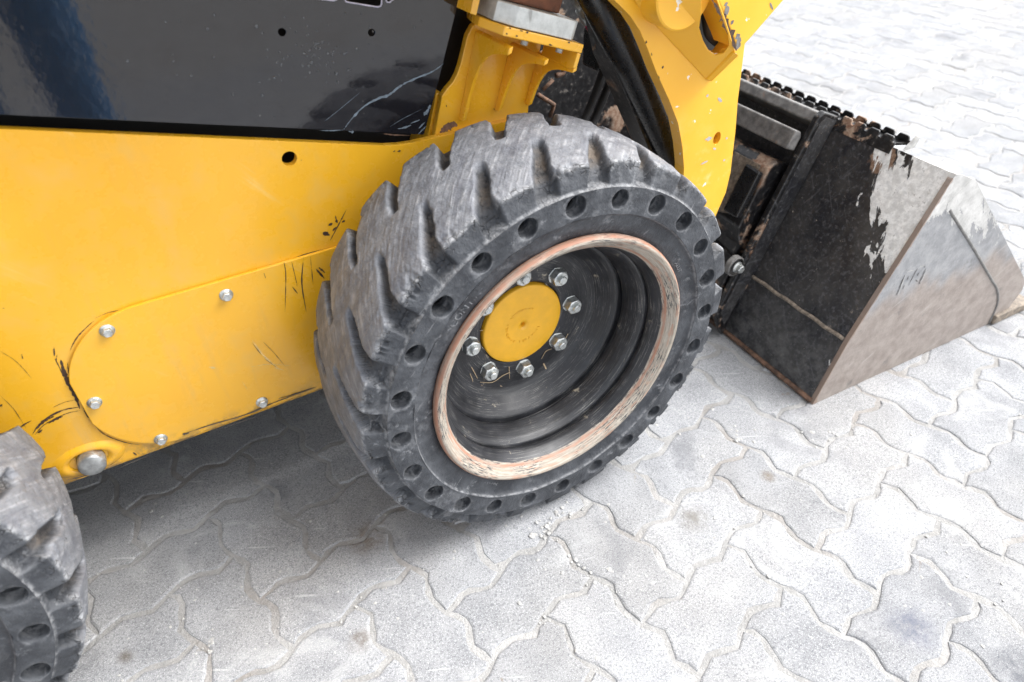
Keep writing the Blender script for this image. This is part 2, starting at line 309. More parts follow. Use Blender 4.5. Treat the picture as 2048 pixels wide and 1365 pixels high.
def plate(name, pts, depth, mat, parent=None, holes=(), bevel=.0012, seg=2, mw=None):
    """flat plate: outline pts (3-D, coplanar), thickness vector depth, optional hole outlines"""
    bm = bmesh.new(); loops = [[Vector(tuple(map(float, q))) for q in lp_] for lp_ in [pts, *holes]]; vs_ = [bm.verts.new(v) for lp_ in loops for v in lp_]
    if holes:
        for t in tessellate_polygon(loops):
            try: bm.faces.new([vs_[i] for i in t])
            except ValueError: pass
    else: bm.faces.new(vs_)
    r = bmesh.ops.extrude_face_region(bm, geom=list(bm.faces))
    bmesh.ops.translate(bm, verts=[g for g in r['geom'] if isinstance(g, bmesh.types.BMVert)], vec=Vector(map(float, depth)))
    return bm_obj(name, bm, mat, parent, mw, bevel=bevel, seg=seg)
def box_frame(name, o, ax, ay, az, s, mat, parent=None, bevel=.002):
    """box centred at o with axes ax, ay, az and full sizes s"""
    o, ax, ay, az = (np.asarray(v, float) for v in (o, ax, ay, az)); bm = bmesh.new()
    vs_ = [bm.verts.new(tuple(o + ax * i * s[0] / 2 + ay * j * s[1] / 2 + az * k * s[2] / 2)) for i in (-1, 1) for j in (-1, 1) for k in (-1, 1)]
    for f in ((0, 1, 3, 2), (4, 5, 7, 6), (0, 1, 5, 4), (2, 3, 7, 6), (0, 2, 6, 4), (1, 3, 7, 5)): bm.faces.new([vs_[i] for i in f])
    return bm_obj(name, bm, mat, parent, bevel=bevel)
def tube_verts(path, rad, n=16, cap=True):
    path = [np.asarray(q, float) for q in path]; rad = rad if hasattr(rad, '__len__') else [rad] * len(path)
    V, F = [], []; t0 = path[1] - path[0]; up = np.array([0, 0, 1.]) if abs(t0[2]) < .9 * np.linalg.norm(t0) else np.array([1., 0, 0])
    for i, q in enumerate(path):
        t = path[min(i + 1, len(path) - 1)] - path[max(i - 1, 0)]; t /= np.linalg.norm(t)
        a = np.cross(t, up); a /= np.linalg.norm(a); b = np.cross(t, a); up = np.cross(a, t)
        for j in range(n):
            an = 2 * math.pi * j / n; V.append(q + rad[i] * (a * math.cos(an) + b * math.sin(an)))
    for i in range(len(path) - 1):
        for j in range(n): F.append((i * n + j, i * n + (j + 1) % n, (i + 1) * n + (j + 1) % n, (i + 1) * n + j))
    if cap: F += [tuple(range(n))[::-1], tuple(range((len(path) - 1) * n, len(path) * n))]
    return V, F
def tube(name, path, rad, mat, parent=None, n=16):
    V, F = tube_verts(path, rad, n); bm = bmesh.new(); vv = [bm.verts.new(tuple(v)) for v in V]
    for f in F: bm.faces.new([vv[i] for i in f])
    o = bm_obj(name, bm, mat, parent, smooth=True); return o
def bez(pts, n=8):
    P_ = [np.asarray(q, float) for q in pts]; P_ = [2 * P_[0] - P_[1]] + P_ + [2 * P_[-1] - P_[-2]]; out = []
    for i in range(1, len(P_) - 2):
        for t in np.linspace(0, 1, n, endpoint=False):
            a, b, c, d = P_[i - 1:i + 3]; out.append(.5 * (2 * b + (c - a) * t + (2 * a - 5 * b + 4 * c - d) * t * t + (3 * b - a - 3 * c + d) * t ** 3))
    out.append(P_[-2]); return out
def vnoise2(u, v, pu, seed, octv=3):
    """tileable value noise; u in cells with period pu, v free"""
    out = 0; amp = 1.; tot = 0
    for o in range(octv):
        rg = np.random.default_rng(seed + o); T = rg.random((256, 256)); n = pu * 2 ** o
        a, b = u * 2 ** o, v * 2 ** o + 37; i, j = np.floor(a).astype(int), np.floor(b).astype(int); fa, fb = a - i, b - j; fa = fa * fa * (3 - 2 * fa); fb = fb * fb * (3 - 2 * fb)
        g = lambda x, y: T[(x % n) % 256, y % 256]
        out = out + amp * ((g(i, j) * (1 - fa) + g(i + 1, j) * fa) * (1 - fb) + (g(i, j + 1) * (1 - fa) + g(i + 1, j + 1) * fa) * fb); tot += amp; amp *= .5
    return out / tot
def sstep(a, b, x): t = np.clip((x - a) / (b - a), 0, 1); return t * t * (3 - 2 * t)
def text_mesh(s, size, extrude, offset=0.):
    cu = bpy.data.curves.new('lettering_curve', 'FONT'); cu.body = s; cu.size = size; cu.extrude = extrude; cu.offset = offset; cu.resolution_u = 3; cu.align_x = 'CENTER'
    ob = bpy.data.objects.new('lettering_source', cu); COL.objects.link(ob); dg = bpy.context.evaluated_depsgraph_get(); me = ob.evaluated_get(dg).to_mesh()
    V = np.array([v.co[:] for v in me.vertices]); F = [tuple(f.vertices) for f in me.polygons]; ob.evaluated_get(dg).to_mesh_clear(); bpy.data.objects.remove(ob); bpy.data.curves.remove(cu)
    return V, F

# ================================================================== GROUND AND PAVING
W = .11206; OX, OY, TH = .38663, .04064, R_(-79.9395)
ud = np.array([math.cos(TH), math.sin(TH)]); vd = np.array([math.sin(TH), -math.cos(TH)])
def g2w(u, v): return np.array([OX, OY]) + W * (u * ud + v * vd)
gs = bmesh.new()
for a, b in ((-150, -150), (150, -150), (150, 150), (-150, 150)): gs.verts.new((a, b, -.0026))
gs.faces.new(gs.verts)
ground = tag(bm_obj('ground', gs, M['sand']), kind='structure')
KU = [(0, 0), (.14, -.055), (.29, -.092), (.42, -.035), (.56, .035), (.68, .080), (.85, .045)]         # joint deviation along u (v offset)
def paver_outline(lu, lv, inset, jit=None):
    pts = []
    for i in range(lu): pts += [(i + t, d) for t, d in KU]
    for j in range(lv): pts += [(lu - d, j + t) for t, d in KU]
    top = []
    for i in range(lu): top += [(i + t, lv + d) for t, d in KU]
    left = []
    for j in range(lv): left += [(-d, j + t) for t, d in KU]
    top += [(lu, lv)]; left += [(0, lv)]
    pts = pts + top[::-1][:-1] + left[::-1][:-1]
    P_ = np.array(pts) * W
    if jit is not None: P_ = P_ + jit.normal(0, .0015, P_.shape)
    t = np.roll(P_, -1, 0) - np.roll(P_, 1, 0); nrm = np.stack([-t[:, 1], t[:, 0]], 1); nrm /= np.linalg.norm(nrm, axis=1)[:, None]
    return P_, nrm
def paver_geo(lu, lv, jit, simple=False):
    P_, nr = paver_outline(lu, lv, 0, jit); n = len(P_); lev = [(.0030, -.0120), (.0036, -.0030), (.0054, -.0010), (.0085, 0.)]
    if simple: P_, nr = P_[::2], nr[::2]; n = len(P_); lev = [(.0034, -.010), (.0040, -.0035), (.0075, 0.)]
    V = []
    for ins, z in lev:
        ins_ = ins + (np.abs(jit.normal(0, .0006, n)) if not simple else 0)
        q = P_ + nr * np.reshape(ins_, (-1, 1)); V += [(a, b, z) for a, b in q]
    F = []
    for r in range(len(lev) - 1):
        for i in range(n): F.append((r * n + i, r * n + (i + 1) % n, (r + 1) * n + (i + 1) % n, (r + 1) * n + i))
    F.append(tuple(range((len(lev) - 1) * n, len(lev) * n))); return V, F
# local (u, v) -> world is a reflection-free rotation by TH with v flipped, so bake the flip into the mesh
NV = 10
pav_mesh = {}
for (lu, lv) in ((2, 1), (1, 2)):
    for k in range(NV):
        V, F = paver_geo(lu, lv, np.random.default_rng(100 + k + 50 * lu)); V = [(a, -b, z) for a, b, z in V]; F = [f[::-1] for f in F]
        pav_mesh[(lu, lv, k)] = mesh_data('paver', V, F, M['paver'], smooth=False)
hid = [[(0, -400), (950, -400), (1440, -50), (1480, 150), (1455, 520), (1400, 800), (1200, 990), (950, 1060), (760, 990), (650, 780), (135, 975), (0, 860)],
       [(1480, 170), (1810, 270), (1930, 350), (2060, 560), (1980, 640), (1620, 806), (1400, 660)], [(-400, 860), (60, 870), (170, 1200), (140, 1365), (-400, 1500)]]
def inside(q, poly):
    c = False; j = len(poly) - 1
    for i in range(len(poly)):
        if (poly[i][1] > q[1]) != (poly[j][1] > q[1]) and q[0] < (poly[j][0] - poly[i][0]) * (q[1] - poly[i][1]) / (poly[j][1] - poly[i][1]) + poly[i][0]: c = not c
        j = i
    return c
cand, rest = [], []
for i in range(-62, 46):
    for j in range(-72, 46):
        d = (j - i) % 4
        if d == 3: lu, lv = 2, 1
        elif d == 0: lu, lv = 1, 2
        else: continue
        c = g2w(i + lu / 2, j + lv / 2)
        if not (-2.6 < c[0] < 8.2 and -2.4 < c[1] < 7.2): continue
        (q, z) = project((c[0], c[1], 0))
        vis = z > .2 and -120 < q[0] < 2170 and -90 < q[1] < 1480 and not any(inside(q, h) for h in hid)
        (cand if vis else rest).append((z, i, j, lu, lv))
cand.sort(); rest += cand[300:]; cand = cand[:300]
for z, i, j, lu, lv in cand:
    o = g2w(i, j); k = RNG.integers(NV); tl = RNG.normal(0, .0035, 2)
    mw = Matrix.Translation((o[0], o[1], -abs(RNG.normal(0, .0006)))) @ Matrix.Rotation(TH + RNG.normal(0, .004), 4, 'Z') @ Matrix.Rotation(tl[0], 4, 'X') @ Matrix.Rotation(tl[1], 4, 'Y')
    mobj('paver', pav_mesh[(lu, lv, int(k))], ground, mw)
FV, FF = [], []
geo = {(a, b, k): paver_geo(a, b, np.random.default_rng(900 + k), True) for a, b in ((2, 1), (1, 2)) for k in range(6)}
for z, i, j, lu, lv in rest:
    V, F = geo[(lu, lv, int(RNG.integers(6)))]; b0 = len(FV); o = g2w(i, j); t0, t1 = RNG.normal(0, .004, 2); dz = -abs(RNG.normal(0, .0006))
    for a, b, zz in V:
        w_ = o + a * ud + b * vd; FV.append((w_[0], w_[1], zz + dz + a * t0 + b * t1))
    FF += [tuple(b0 + x for x in f[::-1]) for f in F]
tag(mobj('distant_pavers', mesh_data('distant_pavers', FV, FF, M['paver']), ground), kind='stuff')

# mortar crumbs and dried slurry on the joints
def crumbs(name, spots, mat, seed):
    rg = np.random.default_rng(seed); bm = bmesh.new()
    for (q, n, sp, smax) in spots:
        c = PZ(q)
        for _ in range(n):
            r = abs(rg.normal(0, .35)) * smax + .0012; x, y = c[:2] + rg.normal(0, sp, 2)
            res = bmesh.ops.create_icosphere(bm, subdivisions=1, radius=r, matrix=Matrix.Translation((x, y, r * .25 - .001)) @ Matrix.Diagonal((1 + rg.random() * .7, 1 + rg.random() * .7, .6, 1)))
            for v in res['verts']: v.co += Vector(rg.normal(0, r * .14, 3))
    return bm_obj(name, bm, mat, ground)
tag(crumbs('mortar_crumbs', [((1092, 1062), 22, .010, .005), ((1130, 1020), 16, .03, .004), ((1170, 1140), 8, .02, .003), ((1100, 1240), 5, .01, .003), ((1165, 1320), 4, .01, .003), ((1660, 870), 12, .022, .003), ((410, 1290), 10, .01, .004), ((1480, 870), 10, .02, .003), ((1250, 1180), 20, .03, .003)], M['cement'], 5), kind='stuff')
tag(crumbs('loose_grit', [((float(a), float(b)), 3, .05, .0022) for a, b in zip(RNG.uniform(180, 2040, 60), RNG.uniform(830, 1360, 60))], M['cement'], 9), kind='stuff')
def flat_blot(name, q, r, mat, seed, z=.0007):
    rg = np.random.default_rng(seed); c = PZ(q); n = 22; ph = rg.random(4) * 6
    pts = [(c[0] + r[0] * (1 + .25 * math.sin(2 * a + ph[0]) + .2 * math.sin(5 * a + ph[1]) + .13 * math.sin(9 * a + ph[2])) * math.cos(a), c[1] + r[1] * (1 + .25 * math.sin(3 * a + ph[3]) + .2 * math.sin(7 * a + ph[1])) * math.sin(a), z) for a in np.linspace(0, 2 * math.pi, n, endpoint=False)]
    return pts

# ================================================================== LOADER
loader = empty('skid_steer_loader', (-.55, .75, 0))
tag(loader, 'yellow and black skid steer loader with its bucket lowered onto the paving', 'loader')
YP = .28                                                   # outer face of the lower side frame

# ---------------- wheel (front, then a copy for the rear)
ZC = .343
def build_tyre():
    NT = 24 * 56; th = np.linspace(0, 2 * math.pi, NT, endpoint=False)
    half = [(0., .3015), (.0032, .3025), (.0045, .306), (.0058, .311), (.0072, .316), (.0084, .3215), (.0094, .3262), (.0106, .3298), (.0126, .3326), (.0160, .3343)]
    half += [(y, .3430 - .0078 * ((.1125 - y) / .093) ** 2.4) for y in np.linspace(.0205, .1125, 36)]
    prof = np.array(half + [(.225 - y, r) for y, r in half[::-1][1:]]); m = len(prof)
    Yl, Rl = prof[:, 0], prof[:, 1]
    T, S = np.meshgrid(th, np.arange(m), indexing='ij'); Y0, R0 = Yl[S], Rl[S]
    deg = np.degrees(T)
    yk = np.array([-.01, 0., .035, .05, .075, .095, .12]); ck = np.array([113.6, 113.1, 111.0, 109.3, 106.8, 105.6, 105.2]); wk = np.array([3.5, 3.2, 2.15, 1.9, 1.55, 1.15, .9])
    jw = vnoise2(T / (2 * math.pi) * 24, Y0 * 8, 24, 3, 1) - .5
    def groove(d, y):
        c = np.interp(y, yk, ck); w_ = np.interp(y, yk, wk) * (1 + .35 * jw)
        dd = (d - c + 7.5) % 15 - 7.5
        rag = (vnoise2(T / (2 * math.pi) * 24 * 6, Y0 * 150, 144, 21, 3) - .5) * .6
        soft = np.where(dd < 0, .95, .45); g = 1 - sstep(w_ - soft, w_ + .28, np.abs(dd) + rag)
        return g * (1 - sstep(.088, .100, y + rag * .006)), sstep(.101, .062, y) * .55 + .45
    def ss_rev(a, b, x): return 1 - sstep(b, a, x)
    go, do = groove(deg, Y0); do = .45 + .55 * (1 - sstep(.055, .100, Y0))
    gi, di = groove(217. - deg, .225 - Y0); di = .45 + .55 * (1 - sstep(.055, .100, .225 - Y0))
    g = np.maximum(go * do, gi * di); gm = np.maximum(go, gi)
    edge_d = np.minimum(Y0, .225 - Y0)
    Rc = np.minimum(R0, .3110 + .012 * sstep(.0, .05, edge_d)); Yc = Y0 + np.where(Y0 < .1125, 1, -1) * .014 * (1 - sstep(.0, .035, edge_d)) * sstep(.302, .306, R0)
    R = R0 + (Rc - R0) * g; Y = Y0 + (Yc - Y0) * g
    a = T / (2 * math.pi)
    lo = vnoise2(a * 48, Y0 * 30, 48, 31, 3) - .5; hi = vnoise2(a * 288, Y0 * 160, 288, 41, 3) - .5; ch = vnoise2(a * 140, Y0 * 60, 140, 51, 3)
    lug = 1 - gm; outer = sstep(.303, .309, R0)
    sh = np.exp(-((R0 - .3300) / .006) ** 2)                         # shoulder corner
    bite = sstep(.60, .74, ch) * sh * lug
    R = R + (lo * .0034 + hi * .0010) * outer - bite * .0060; Y = Y + np.where(Y0 < .1125, 1, -1) * (bite * .0050 + sh * lo * .004 + hi * .0008 * outer)
    tread = sstep(.3318, .3350, R0) * (1 - sstep(.15, .6, g)); edge = np.exp(-((R0 - .3330) / .0016) ** 2) * lug * .8 + np.exp(-((R0 - .3022) / .0010) ** 2) * .6
    rough = sstep(.320, .326, R0) * (1 - sstep(.333, .336, R0)) * lug + gm * .4
    X = np.stack([R * np.cos(T), Y, R * np.sin(T)], -1).reshape(-1, 3)
    idx = (np.arange(NT)[:, None] * m + np.arange(m)[None]); a0 = idx[:, :-1]; a1 = np.roll(idx, -1, 0)[:, :-1]
    F = np.stack([a0, a1, a1 + 1, a0 + 1], -1).reshape(-1, 4)
    V = [X]; FA = [F]; att = {'tread': [tread.ravel()], 'groove': [(gm * sstep(.3, .9, g) * sstep(.02, .05, edge_d)).ravel()], 'edge': [edge.ravel()], 'rough': [rough.ravel()]}
    UV = [np.stack([a * 24 * .09, Y0 + R0 * .3], -1).reshape(-1, 2)]
    off = len(X); faces = [tuple(f) for f in F]
    def addpart(P3, Fs, ed=None):
        nonlocal off
        P3 = np.asarray(P3); V.append(P3); faces.extend([tuple(i + off for i in f) for f in Fs]); n = len(P3)
        for k_ in att: att[k_].append(np.zeros(n) if (k_ != 'edge' or ed is None) else np.asarray(ed))
        UV.append(np.stack([np.arctan2(P3[:, 2], P3[:, 0]) / (2 * math.pi) * 2.16, np.hypot(P3[:, 0], P3[:, 2]) * .3], -1)); off += n
    # hole band: 24 sectors with real bores
    RH, rh, r0, r1 = .2835, .0152, .2625, .3018
    for k_ in range(24):
        th0 = math.pi / 180 * (.243 + 15 * k_); hw = math.pi / 24; N = 40; P3 = []; ed = []
        ang = (np.arange(N) + .5) * 2 * math.pi / N; A = hw * RH; rings = [0, .06, .2, .5, 1.]
        bx, bz = np.cos(ang), np.sin(ang); tt = np.minimum(A / np.maximum(np.abs(bx), 1e-9), np.where(bz > 0, (r1 - RH), (RH - r0)) / np.maximum(np.abs(bz), 1e-9)); ox_, oz_ = bx * tt, bz * tt
        for sx_ in (-A, A):
            for sz_ in (r1 - RH, r0 - RH): kk = int(np.argmin(np.hypot(ox_ - sx_, oz_ - sz_))); ox_[kk], oz_[kk] = sx_, sz_
        # deep bore first
        rr = rh * (1 + .05 * math.sin(k_ * 2.3))
        bore = [(.110, .35), (.110, .80), (.040, .83), (.039, .93), (.030, .94), (.029, .87), (.021, .88), (.020, .97), (.006, 1.), (.0008, 1.), (0., 1.045)]
        for yb, s in bore:
            for b in range(N): P3.append((rr * s * math.cos(ang[b]), yb, rr * s * math.sin(ang[b]))); ed.append(.25 if yb == 0. else (.55 if yb in (.039, .029, .020) else 0.))  # ridge rings inside the bore coloured paler as painted crescent highlights
        for f_ in (.25, .6, 1.):
            for b in range(N):
                ix, iz = rr * 1.045 * math.cos(ang[b]), rr * 1.045 * math.sin(ang[b]); P3.append((ix + (ox_[b] - ix) * f_, .0, iz + (oz_[b] - iz) * f_)); ed.append(0.)
        P3 = np.array(P3); nr = len(P3) // N; al = th0 + P3[:, 0] / RH; r = RH + P3[:, 2]
        yy = P3[:, 1] + .0010 * (np.sin(al * 31 + r * 300) * .4 + np.sin(al * 77) * .3)
        Q = np.stack([r * np.cos(al), yy, r * np.sin(al)], -1); Fs = []
        for i in range(nr - 1):
            for b in range(N): Fs.append((i * N + b, i * N + (b + 1) % N, (i + 1) * N + (b + 1) % N, (i + 1) * N + b))
        Fs.append(tuple(range(N))); addpart(Q, Fs, ed)
    # inner sidewall down to the bead, and the hidden inner side
    NS = 240; ts = np.linspace(0, 2 * math.pi, NS, endpoint=False)
    for pr in ([(.2626, -.0004), (.2615, .0012), (.2600, .0048), (.2565, .0066), (.250, .0078), (.243, .0086), (.236, .0100), (.230, .0125), (.222, .018)], [(.3015, .225), (.27, .226), (.22, .22)]):
        P3 = np.array([(r * math.cos(t), y + .0006 * math.sin(t * 17 + r * 900), r * math.sin(t)) for t in ts for r, y in pr]); mm = len(pr)
        Fs = [(i * mm + j, ((i + 1) % NS) * mm + j, ((i + 1) % NS) * mm + j + 1, i * mm + j + 1) for i in range(NS) for j in range(mm - 1)]
        addpart(P3, Fs, np.tile([.5 if abs(r - .2615) < .0006 else 0. for r, y in pr], NS))
    me = mesh_data('tyre', np.concatenate(V), faces, M['rubber'], True, {k_: np.concatenate(v) for k_, v in att.items()}, np.concatenate(UV))
    bm = bmesh.new(); bm.from_mesh(me); bmesh.ops.recalc_face_normals(bm, faces=bm.faces); bm.to_mesh(me); bm.free(); return me
def lathe(name, prof, mat, n=160, attrs=None, smooth=True):
    prof = np.array(prof); m = len(prof); d = np.r_[0, np.cumsum(np.hypot(*np.diff(prof, axis=0).T))]; V, UV = [], []
    for i in range(n + 1):
        t = 2 * math.pi * i / n
        for j, (r, y) in enumerate(prof): V.append((r * math.cos(t), y, r * math.sin(t))); UV.append((i / n * 6, d[j]))
    F = [(i * m + j, i * m + j + 1, (i + 1) * m + j + 1, (i + 1) * m + j) for i in range(n) for j in range(m - 1)]
    return mesh_data(name, V, F, mat, smooth, {k_: np.tile(v, n + 1) for k_, v in (attrs or {}).items()}, UV)
def dens(prof, step=.004):
    out = [prof[0]]
    for a, b in zip(prof, prof[1:]):
        k_ = max(1, int(math.hypot(a[0] - b[0], a[1] - b[1]) / step)); out += [tuple(np.array(a) + (np.array(b) - a) * i / k_) for i in range(1, k_ + 1)]
    return out
def nut_mesh():
    bm = bmesh.new(); V = []
    def ring(r, y, n=6, hexa=True): return [bm.verts.new((r * math.cos(2 * math.pi * i / n + .3), y, r * math.sin(2 * math.pi * i / n + .3))) for i in range(n)]
    prev = ring(.0150, .0, 24)
    def bridge(a, b):
        for i in range(len(a)): bm.faces.new((a[i], a[(i + 1) % len(a)], b[(i + 1) % len(b)], b[i]))
    def hexring(r, y, rcap=None):
        out = []
        for i in range(24):
            a = 2 * math.pi * i / 24; w_ = (a + math.pi / 6) % (math.pi / 3) - math.pi / 6; rr = r * math.cos(math.pi / 6) / math.cos(w_)
            if rcap: rr = min(rr, rcap)
            out.append(bm.verts.new((rr * math.cos(a + .3), y, rr * math.sin(a + .3))))
        return out
    lv = [ring(.0155, -.001, 24), ring(.0168, -.003, 24), hexring(.0150, -.004), hexring(.0150, -.0165), hexring(.0150, -.0180, .0138), ring(.0118, -.0190, 24), ring(.0078, -.0188, 24), ring(.0074, -.0200, 24), ring(.0072, -.0245, 24), ring(.0058, -.0258, 24)]
    for a, b in zip(lv, lv[1:]): bridge(a, b)
    bm.faces.new(lv[-1]); bm.verts.remove(prev[0]) if False else None
    for v in prev: bm.verts.remove(v)
    bmesh.ops.recalc_face_normals(bm, faces=bm.faces); me = bpy.data.meshes.new('lug_nut'); bm.to_mesh(me); bm.free(); me.materials.append(M['zinc'])
    return me
rim_prof = [(.2215, .020), (.2275, .0130), (.2286, .0085), (.2272, .0030), (.2235, -.0005), (.2195, .0010), (.2145, .0055), (.2090, .0110), (.2035, .0180), (.1990, .0265), (.1955, .0350), (.1938, .0440), (.2015, .0452), (.2015, .0500), (.1912, .0512), (.1900, .0530), (.1850, .0590), (.1790, .0750), (.1750, .0905), (.1840, .0920), (.1840, .0990), (.1705, .1005), (.1685, .1025), (.1640, .1060), (.1540, .1190), (.1450, .1310), (.1360, .1372), (.1250, .1392), (.0820, .1400), (.0795, .1405), (.0790, .170)]
rim_prof = dens(rim_prof, .003)
rp = np.array(rim_prof)
tyre_me = build_tyre()
rim_me = lathe('rim', rim_prof, M['rim'], 200, {'lip': 1 - sstep(.012, .026, rp[:, 1]) * (rp[:, 0] < .21), 'rimedge': np.exp(-((rp[:, 0] - .2270) / .0018) ** 2) + np.exp(-((rp[:, 0] - .2060) / .0022) ** 2) * .8})
cap_me = lathe('hub_cap', [(.0765, .165), (.0770, .1375), (.0762, .1352), (.0740, .1343), (.0640, .1338), (.0615, .1334), (.0105, .1330), (.0092, .1334), (.0080, .1345), (.0050, .1350), (.0045, .136), (.0045, .150), (0.0005, .150)], M['cap'], 96)
nut_me = nut_mesh()
def bent_text(s, size, r, ang_mid, y, tops_out=True, mat=None, ext=.0007, slope=0.):
    V, F = text_mesh(s, size, ext); al = ang_mid - V[:, 0] / r; rr = r + V[:, 1]; P3 = np.stack([rr * np.cos(al), y - V[:, 2] + slope * V[:, 1], rr * np.sin(al)], -1)
    n = len(P3); return mesh_data('lettering', P3, F, mat or M['rubber'], False, {k_: np.zeros(n) if k_ != 'edge' else np.full(n, .55) for k_ in ('tread', 'groove', 'edge', 'rough')})
letters = [bent_text('30X10-16', .0135, .2385, R_(-128), .0092), bent_text('CONTIN', .0155, .2400, R_(133), .0088), bent_text('SWR', .010, .2430, R_(33), .0084), bent_text('XEUT', .010, .2370, R_(28), .0092)]
def cap_marks():
    bm = bmesh.new(); rg = np.random.default_rng(3)
    for k_ in range(26):
        if k_ % 9 == 8: continue
        a = R_(60) + k_ * R_(11); h = .0045 * (.6 + .5 * rg.random())
        for dx in (-.0011, .0011 * rg.choice([-1, 1])):
            c = Vector((math.cos(a) * .033, .13285, math.sin(a) * .033)); t = Vector((-math.sin(a), 0, math.cos(a))); r = Vector((math.cos(a), 0, math.sin(a))); r = (r + t * rg.normal(0, .25)).normalized()
            q = [c + t * dx + r * (i * h / 2) + t * (j * .00045) for i, j in ((-1, -1), (1, -1), (1, 1), (-1, 1))]; b = [bm.verts.new(v) for v in q]; tp = [bm.verts.new(v + Vector((0, -.0006, 0))) for v in q]
            bm.faces.new(tp)
            for i in range(4): bm.faces.new((b[i], b[(i + 1) % 4], tp[(i + 1) % 4], tp[i]))
    bmesh.ops.recalc_face_normals(bm, faces=bm.faces); me = bpy.data.meshes.new('embossed_marks'); bm.to_mesh(me); bm.free(); me.materials.append(M['cap']); return me
marks_me = cap_marks()
def build_wheel(cx, roll):
    w_ = empty('wheel', (cx, 0, ZC), loader, ry=-roll); mw = WM[w_.name]
    mobj('tyre', tyre_me, w_, mw); mobj('rim', rim_me, w_, mw); mobj('hub_cap', cap_me, w_, mw); mobj('embossed_marks', marks_me, w_, mw)
    for i in range(8):
        a = R_(2 + 45 * i); o = mobj('lug_nut', nut_me, w_, mw @ Matrix.Translation((.1005 * math.cos(a), .1432, .1005 * math.sin(a))) @ Matrix.Rotation(RNG.uniform(0, 1), 4, 'Y'))
    for me in letters: mobj('raised_lettering', me, w_, mw)
    return w_
wheel_f = build_wheel(0, 0); wheel_r = build_wheel(-1.041, R_(1.9))
# dry grass caught in the rim
def strands(name, paths, r, mat, parent):
    for pth in paths:
        V, F = tube_verts(bez(pth, 5), r, 5); mobj(name, mesh_data(name, V, F, mat, True), parent)
gp = lambda L, y=.1385: [PY(q, y) for q in L]
strands('dry_grass', [gp([(943, 735), (955, 757)]), gp([(960, 765), (985, 765), (1005, 752), (1020, 745)]), gp([(1018, 734), (1019, 758)]), gp([(930, 790), (945, 765), (940, 748)]), gp([(962, 770), (975, 778)]), gp([(1000, 772), (1012, 776)]), gp([(1083, 718), (1092, 703), (1104, 698)]), gp([(1136, 668), (1130, 680)]), gp([(960, 662), (972, 659)])], .0007, M['straw'], wheel_f)
tube('dry_twig', gp([(1087, 728), (1095, 744)]), .0017, M['straw'], wheel_f, 6)

# ---------------- lower side frame
top_l = [(-2.0, 1.142), (-.593, .765), (-.150, .6425), (-.128, .6385), (-.105, .6365), (-.038, .636), (.085, .634), (.10, .56)]
sp = [(-2.0, YP, .240), *[(x, YP, z) for x, z in top_l], (.10, YP, .24)]
hole_c = PY((579, 318), YP)
hole = [(hole_c[0] + .0105 * math.cos(a), YP, hole_c[2] + .0105 * math.sin(a)) for a in np.linspace(0, 2 * math.pi, 20, endpoint=False)]
plate('side_frame_panel', sp, (0, .012, 0), M['yellow'], loader, [hole], bevel=.0018, seg=3)
# rolled lower lip
lipn = [(YP + .0008, .2415), (YP + .0004, .2392), (YP + .002, .2350), (YP + .006, .2318), (YP + .012, .2305), (YP + .06, .2300), (YP + .06, .2420)]
bm = bmesh.new(); ra = [bm.verts.new((-2.0, y, z)) for y, z in lipn]; rb = [bm.verts.new((.10, y, z)) for y, z in lipn]
for i in range(len(lipn) - 1): bm.faces.new((ra[i], ra[i + 1], rb[i + 1], rb[i]))
bm_obj('frame_lower_lip', bm, M['yellow'], loader, smooth=True)
# belly and engine bay behind it
bm = bmesh.new(); bmesh.ops.create_cube(bm, size=1, matrix=Matrix.Translation((-.94, .80, .60)) @ Matrix.Diagonal((2.12, .88, .72, 1))); bm_obj('chassis_body', bm, M['dark'], loader)
bm = bmesh.new(); bmesh.ops.create_cube(bm, size=1, matrix=Matrix.Translation((-1.02, .78, 1.48)) @ Matrix.Diagonal((1.8, .90, 1.04, 1))); bm_obj('cab_body', bm, M['dark'], loader)

# cover plate with bolts
cz0, cz1, cxl, rc = .2450, .5045, -.6585, .112
out = [(-.10, cz0), (-.10, cz1), (cxl + .13, cz1)]
# left end: two large-radius corners joined by slightly bowed flank
for cxx, czz, a0, a1 in ((cxl + .118, cz1 - .118, 90, 166), (cxl + .118, cz0 + .118, 194, 270)):
    out += [(cxx + .118 * math.cos(R_(a)), czz + .118 * math.sin(R_(a))) for a in np.linspace(a0, a1, 14)]
cover = plate('cover_plate', [(x, YP - .0008, z) for x, z in out], (0, -.0058, 0), M['yellow'], loader, bevel=.0012)
def flange_bolt(name, c, parent, r=.0088, mat='zinc', h=.009):
    bm = bmesh.new(); lv = []
    def ring(rr, y, hx=False):
        o = []
        for i in range(24):
            a = 2 * math.pi * i / 24; s = (math.cos(math.pi / 6) / math.cos((a + math.pi / 6) % (math.pi / 3) - math.pi / 6)) if hx else 1.
            o.append(bm.verts.new((c[0] + rr * s * math.cos(a + .4), c[1] + y, c[2] + rr * s * math.sin(a + .4))))
        return o
    lv = [ring(r * 1.12, 0), ring(r * 1.12, -.0012), ring(r * .86, -.0030), ring(r * .80, -.0032, True), ring(r * .80, -h * .9, True), ring(r * .62, -h), ring(r * .3, -h * .96)]
    for a, b in zip(lv, lv[1:]):
        for i in range(24): bm.faces.new((a[i], a[(i + 1) % 24], b[(i + 1) % 24], b[i]))
    bm.faces.new(lv[-1]); return bm_obj(name, bm, M[mat], parent)
for x, z in ((-.424, .480), (-.584, .480), (-.639, .371), (-.583, .2625), (-.424, .2625)): flange_bolt('bolt', (x, YP - .0066, z), cover)
